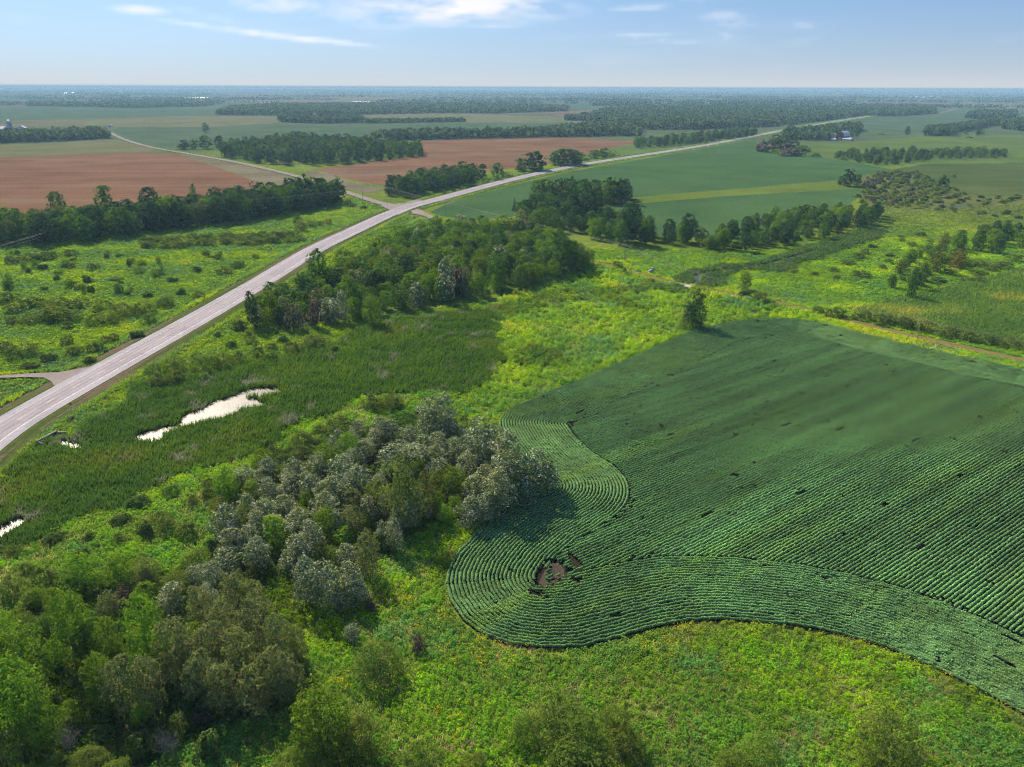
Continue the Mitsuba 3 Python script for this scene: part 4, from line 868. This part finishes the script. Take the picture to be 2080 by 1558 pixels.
def line(spec, place_, skip=()):
    pts = [G(x, yb)[:2] for x, yb, _, _ in spec]
    P = []
    for i, (x, yb, yt, lb) in enumerate(spec):
        t = unit(pts[min(i + 1, len(pts) - 1)] - pts[max(i - 1, 0)]); P.append(pole(x, yb, yt, math.atan2(-t[0], t[1]), lb))
    for w in range(4):
        q = []
        for i in range(len(P) - 1):
            a, b = P[i][w], P[i + 1][w]; L = np.linalg.norm(b - a); u = np.linspace(0, 1, 17)[:-1]
            q += [a + (b - a) * k - [0, 0, 4 * min(2.2, L * .011) * k * (1 - k)] for k in u]
        q.append(P[-1][w])
        key = key_of('overhead_wire')
        scene[key] = mikit.ply(tube(q, .024, 4, False), 'wire_metal', True)
        tag(key, ('outer left', 'inner left', 'outer right', 'lowest')[w] + ' wire of the power line ' + place_, 'wire', 'wires of the power line ' + place_)
line([(2330, 800, 742, 'pole of the track line just outside the right edge'), (1862, 690, 648, 'pale pole beside the field track above the near bean field'), (1437, 605, 562, 'pole by the small bridge behind the lone dark tree'),
      (1268, 531, 496, 'pole in the meadow right of the highway grove'), (1060, 470, 445, 'pole among the trees between grove and bean field'), (906, 436, 408, 'pole at the bean field corner just right of the crossroads'),
      (794, 404, 381, 'pole at the crossroads corner before the dark tree row'), (683, 383, 354, 'pole by the gravel road left of the crossroads'), (600, 349, 333, 'second pole up the gravel road'), (528, 326, 313, 'third pole up the gravel road'), (470, 312, 302, 'pole before the wood up the gravel road')], 'crossing the highway')
line([(-170, 590, 545, 'pole of the tree line just outside the left edge'), (181, 476, 443, 'grey pole before the tree line at far left'), (497, 450, 399, 'tall pole before the tree line left of the crossroads'), (738, 421, 380, 'dark pole at the gravel road with a bush at its foot'), (783, 404, 377, 'slim pole beside another at the crossroads corner')], 'along the tree line')
for x, yb, yt, lb in ((335, 258, 243, 'far pole in the grain strip, right one'), (293, 258, 246, 'far pole in the grain strip, left one')): pole(x, yb, yt, .3, lb)

# ------------------------------------------------------------------ buildings
paint('barn_red', (.23, .045, .035), .8); paint('metal_roof', (.50, .53, .57), .45, .2); paint('white_wall', (.55, .55, .54), .7); paint('grey_concrete', (.24, .23, .215), .85)
paint('dark_opening', (.02, .02, .02), .9); paint('pane_dark', (.05, .06, .07), .15); paint('silo_blue', (.16, .21, .30), .4, .3); paint('tyre', (.02, .02, .02), .9)
paint('car_silver', (.62, .63, .65), .25, .4); paint('sign_yellow', (.75, .38, .03), .5); paint('sign_red', (.45, .04, .04), .5); paint('sign_blue', (.10, .25, .60), .5); paint('black_paint', (.02, .02, .02), .6); paint('steel', (.45, .46, .47), .45, .7)
paint('dark_stone', (.10, .09, .085), .9); paint('pale_stone', (.36, .35, .33), .9); paint('pale_log', (.46, .42, .37), .9); paint('concrete_deck', (.55, .53, .50), .8)

def extr(pts, y0, y1):
    """The outline pts (x, z) as a solid from y0 to y1."""
    m = trimesh.creation.extrude_polygon(Polygon(pts), y1 - y0, engine='earcut')
    m.apply_transform(trimesh.transformations.rotation_matrix(math.pi / 2, [1, 0, 0])); m.apply_translation([0, y1, 0]); return m

def shed(name, x, yb, w, l, h, rise, rot, wall, roof, label, cat_='farm shed', gambrel=False):
    b = G(x, yb); key = key_of(name)
    if gambrel: gl = [(-w / 2, 0), (w / 2, 0), (w / 2, h), (w * .36, h + rise * .68), (0, h + rise), (-w * .36, h + rise * .68), (-w / 2, h)]
    else: gl = [(-w / 2, 0), (w / 2, 0), (w / 2, h), (0, h + rise), (-w / 2, h)]
    add(key, 'wall', place(extr(gl, -l / 2, l / 2), b[0], b[1], 0, rot), wall)
    top = gl[2:]; t = .35
    ring = [(px * 1.05, pz + (-.25 if i in (0, len(top) - 1) else 0) + .05) for i, (px, pz) in enumerate(top)]
    outer = [(px * 1.05 + (.05 if px > 0 else -.05 if px < 0 else 0), pz + t) for px, pz in ring]
    add(key, 'roof', place(extr(ring + outer[::-1], -l / 2 - .5, l / 2 + .5), b[0], b[1], 0, rot), roof)
    add(key, 'door', place(box(-w * .14, w * .14, -l / 2 - .12, -l / 2 + .1, 0, h * .72), b[0], b[1], 0, rot), 'white_wall' if wall == 'barn_red' else 'dark_opening')
    for o in (-w * .32, w * .32):
        add(key, 'window', place(box(o - .7, o + .7, -l / 2 - .1, -l / 2 + .1, h * .45, h * .45 + 1.2), b[0], b[1], 0, rot), 'pane_dark')
    if gambrel:
        add(key, 'loft_door', place(box(-1.3, 1.3, -l / 2 - .12, -l / 2 + .1, h + 1, h + 3.6), b[0], b[1], 0, rot), 'dark_opening')
    tag(key, label, cat_)

def silo(x, yb, yt, wpx, mat, label):
    b = G(x, yb); h = height_at(b, yt); r = wpx * (b @ _F + CAM_H * -_F[2] * 0) / FOC / 2; key = key_of('silo')
    a = np.linspace(0, math.pi / 2, 6)
    body = trimesh.creation.revolve(np.array([(0.01, 0), (r, 0), (r, h - r)]), sections=20); dome = trimesh.creation.revolve(np.array([(r * 1.03 * math.cos(t) + .001, h - r + r * math.sin(t)) for t in a]), sections=20)
    add(key, 'body', place(body, b[0], b[1]), mat, 40); add(key, 'dome', place(dome, b[0], b[1], .02), 'metal_roof', 40)
    tag(key, label, 'silo')

shed('barn', 1711, 284.5, 15, 22, 7, 8.5, -.85, 'barn_red', 'metal_roof', 'red barn with a pale metal gambrel roof beside dark woods', 'barn', True)
shed('farm_shed', 1722, 286, 9, 18, 3, 2.2, .5, 'white_wall', 'metal_roof', 'low pale shed right of the red barn')
shed('farm_shed', 1693, 286.5, 7, 10, 2.6, 2, .5, 'white_wall', 'metal_roof', 'low grey shed left of the red barn')
silo(1694, 283, 270, 7, 'pale_stone', 'grey concrete silo standing left of the red barn')
silo(22, 266, 243.5, 9, 'silo_blue', 'blue grey silo behind the windbreak at the left edge')
shed('farm_shed', 46, 265, 14, 20, 5, 4, .4, 'white_wall', 'metal_roof', 'white farm shed right of the blue grey silo')
shed('farm_shed', 10, 268, 14, 24, 6, 5, .9, 'white_wall', 'metal_roof', 'pale farm shed at the far left edge')
shed('farm_shed', 225, 258, 6, 9, 3.0, 2, .2, 'white_wall', 'metal_roof', 'small shed shape standing in for a white vehicle by the left windbreak')  # a shed shape stands in for a white vehicle here
shed('farm_shed', 178, 215, 22, 60, 7, 5, 1.45, 'white_wall', 'metal_roof', 'long white shed before the far left woods')
shed('farm_shed', 400, 202, 40, 170, 9, 6, 1.5, 'white_wall', 'metal_roof', 'very long pale shed on the far plain at left')
shed('farm_shed', 726, 212, 22, 60, 9, 6, 1.4, 'white_wall', 'metal_roof', 'white shed on the far plain left of center')
shed('farm_shed', 745, 212, 18, 40, 8, 5, 1.2, 'white_wall', 'metal_roof', 'smaller white shed beside the one left of center')
shed('farm_house', 677, 250, 9, 12, 6, 4, .3, 'white_wall', 'metal_roof', 'white farm house inside the conifer windbreak', 'house')
silo(641, 247, 229, 5, 'white_wall', 'white silo rising out of the conifer windbreak')
silo(1433, 219, 205, 4, 'white_wall', 'white silo left of two by the far wood')
silo(1439, 219, 207, 4, 'white_wall', 'white silo right of two by the far wood')
for i, (x, y) in enumerate([(1850, 201), (1862, 200), (1876, 201), (1892, 199), (1905, 201), (135, 192), (150, 191)]):
    shed('village_house', x, y, 30, 40, 11, 8, .3 * i, 'white_wall', 'metal_roof', 'pale house ' + ('of the small village on the far right plain' if i < 5 else 'on the far left plain near the horizon'), 'house')
    tag(f'village_house_{i:03d}' if i else 'village_house', group='houses of the far village' if i < 5 else 'houses on the far left plain')

# ------------------------------------------------------------------ road things
def hw_at(x, y, off):
    q = G(x, y, RD)[:2]; k = int(np.argmin(np.hypot(*(HW - q).T))); k = min(max(k, 1), len(HW) - 2)
    t = unit(HW[k + 1] - HW[k - 1]); n = np.array([t[1], -t[0]])
    return HW[k] + n * off, math.atan2(-t[0], t[1])
def car():
    c, a = hw_at(1421, 294, -1.8); key = key_of('car')
    body = extr([(-2.35, .38), (2.3, .38), (2.4, .7), (2.3, .98), (1.0, 1.08), (-1.9, 1.12), (-2.4, 1.0)], -.9, .9)
    cabin = extr([(-1.95, 1.1), (.95, 1.06), (.35, 1.62), (-1.35, 1.66)], -.78, .78); glass = extr([(-1.78, 1.14), (.72, 1.12), (.28, 1.52), (-1.28, 1.55)], -.8, .8)
    rot = a + math.pi / 2
    for n, m, b in (('body', body, 'car_silver'), ('cabin', cabin, 'car_silver'), ('window', glass, 'pane_dark')): add(key, n, place(m, c[0], c[1], RD, rot), b)
    for x in (-1.45, 1.45):
        for y in (-.82, .82):
            w = trimesh.creation.cylinder(.34, .22, sections=16); w.apply_transform(trimesh.transformations.rotation_matrix(math.pi / 2, [1, 0, 0])); w.apply_translation([x, y, .34]); add(key, 'wheel', place(w, c[0], c[1], RD, rot), 'tyre')
    for y in (-.6, .6): add(key, 'headlight', place(box(2.33, 2.43, y - .18, y + .18, .68, .84), c[0], c[1], RD, rot), 'white_wall')
    tag(key, 'silver car driving on the highway beyond the crossroads', 'car')
car()
def sign(name, x, yb, panel, mat, label, h=2.1, face=None, mark=None, cat_='road sign', z=.35):
    b = G(x, yb, z); key = key_of(name)
    a = math.atan2(b[0], b[1]) * -1 if face is None else face
    v, f = tube([(b[0], b[1], z - .4), (b[0], b[1], z + h)], [.05, .05], 6); add(key, 'post', (v, f), 'steel')
    m = extr(panel, -.07, -.05); m.apply_translation([0, 0, h]); add(key, 'panel', place(m, b[0], b[1], z, a), mat)
    if mark:
        m = cat(*[extr(q, -.078, -.071) for q in mark]); m.apply_translation([0, 0, h]); add(key, 'symbol', place(m, b[0], b[1], z, a), 'black_paint')
    tag(key, label, cat_)
sign('warning_sign', 146, 833, [(0, -.62), (.62, 0), (0, .62), (-.62, 0)], 'sign_yellow', 'yellow diamond warning sign on the near verge of the highway', 2.0, None, [[(-.07, -.34), (.07, -.34), (.07, .34), (-.07, .34)], [(-.34, -.05), (-.07, -.05), (-.07, .08), (-.34, .08)]])
o8 = [(.42 * math.cos(math.pi * (k + .5) / 4), .42 * math.sin(math.pi * (k + .5) / 4)) for k in range(8)]
sign('stop_sign', 787, 421, o8, 'sign_red', 'small red road sign where the gravel road meets the highway', 2.2, 2.2)
sign('address_sign', 129, 747, [(-.3, -.2), (.3, -.2), (.3, .2), (-.3, .2)], 'sign_blue', 'small blue plate on a post beside the left farm drive', 1.2, None, None, 'sign')
for i, (x, y) in enumerate(((850, 428), (853, 428))):
    key = key_of('marker_post'); b = G(x, y, .3); add(key, 'post', box(b[0] - .09, b[0] + .09, b[1] - .09, b[1] + .09, 0, 1.5), 'dark_stone'); add(key, 'reflector', box(b[0] - .06, b[0] + .06, b[1] - .11, b[1] - .092, 1.2, 1.4), 'sign_red')
    tag(key, ('left' if i == 0 else 'right') + ' dark short post at the field entrance of the crossroads', 'marker post')

def boulder(x, y, r, mat, label, seed, sq=.7):
    m = trimesh.creation.icosphere(3); n = nfbm(m.vertices * 1.4 + seed, 3, seed); m.vertices *= (r * (.7 + .6 * n))[:, None] * [1, 1, sq]
    b = G(x, y); key = key_of('boulder'); m.apply_translation([b[0], b[1], r * sq * .55]); scene[key] = mikit.ply(m, mat, 50); tag(key, label, 'boulder')
boulder(144, 851, .9, 'dark_stone', 'dark boulder in the brown ditch below the highway', 3)
boulder(1322, 554, 1.3, 'pale_stone', 'larger pale boulder on the field track bend before the bridge', 5, 1.0)
boulder(1327, 549, 1.0, 'pale_stone', 'smaller pale boulder behind the larger one at the track bend', 8, 1.1)
b = G(287, 509); v, f = tube([(b[0] - 2.4, b[1] + .8, .3), (b[0], b[1], .5), (b[0] + 2.2, b[1] - 1.2, .4)], [.3, .26, .2], 7)
scene['fallen_log'] = mikit.ply((v, f), 'pale_log', 50); tag('fallen_log', 'pale fallen log in the meadow before the willow hedge', 'log')

# culvert under the highway and the little bridge
a, b = G(76, 900, .6), G(116, 879, .6); mid = (a + b) / 2; ang = math.atan2(b[1] - a[1], b[0] - a[0]); L = np.linalg.norm(b - a)
add('culvert', 'headwall', place(box(-L / 2, L / 2, -.25, .25, -.2, 1.35), mid[0], mid[1], 0, ang), 'grey_concrete')
add('culvert', 'opening', place(box(L * .1, L * .42, -.3, -.252, -.1, .95), mid[0], mid[1], 0, ang), 'dark_opening')
for sx in (-1, 1): add('culvert', 'wing_wall', place(box(-.2, .2, -2.6, -.25, -.2, 1.0), mid[0] + sx * (L / 2 - .2) * math.cos(ang), mid[1] + sx * (L / 2 - .2) * math.sin(ang), 0, ang + sx * .25), 'grey_concrete')
tag('culvert', 'grey concrete culvert mouth below the highway at the left', 'culvert')
a, b = G(1367, 576.5, .3), G(1402, 582.5, .3); mid = (a + b) / 2; ang = math.atan2(b[1] - a[1], b[0] - a[0]); L = np.linalg.norm(b - a)
add('bridge', 'deck', place(box(-L / 2, L / 2, -2.4, 2.4, .12, .42), mid[0], mid[1], 0, ang), 'concrete_deck')
for sy in (-1, 1): add('bridge', 'kerb', place(box(-L / 2, L / 2, sy * 2.25 - .14, sy * 2.25 + .14, .422, .7), mid[0], mid[1], 0, ang), 'concrete_deck')
for sx in (-1, 1): add('bridge', 'abutment', place(box(sx * (L / 2 - .3) - .4, sx * (L / 2 - .3) + .4, -2.5, 2.5, -.4, .115), mid[0], mid[1], 0, ang), 'grey_concrete')
tag('bridge', 'small pale concrete bridge carrying the field track over the creek', 'bridge')
sheet('ditch_soil', ground_poly([(-60, 985), (0, 940), (40, 912), (110, 864), (150, 840), (200, 801), (240, 770), (262, 755), (225, 788), (190, 818), (150, 850), (100, 884), (40, 928), (0, 960), (-60, 1005)]), .09, 'bare_soil')

# ------------------------------------------------------------------ haze: the air in a closed box round everything
scene['haze'] = {'type': 'cube', 'bsdf': {'type': 'null'}, 'interior': {'type': 'ref', 'id': 'air'},
                 'to_world': T().translate([0, 20500, (CAM_H + 2) / 2 - .5]).scale([70000, 23500, (CAM_H + 2) / 2 + .5])}
tag('haze', kind='stuff')
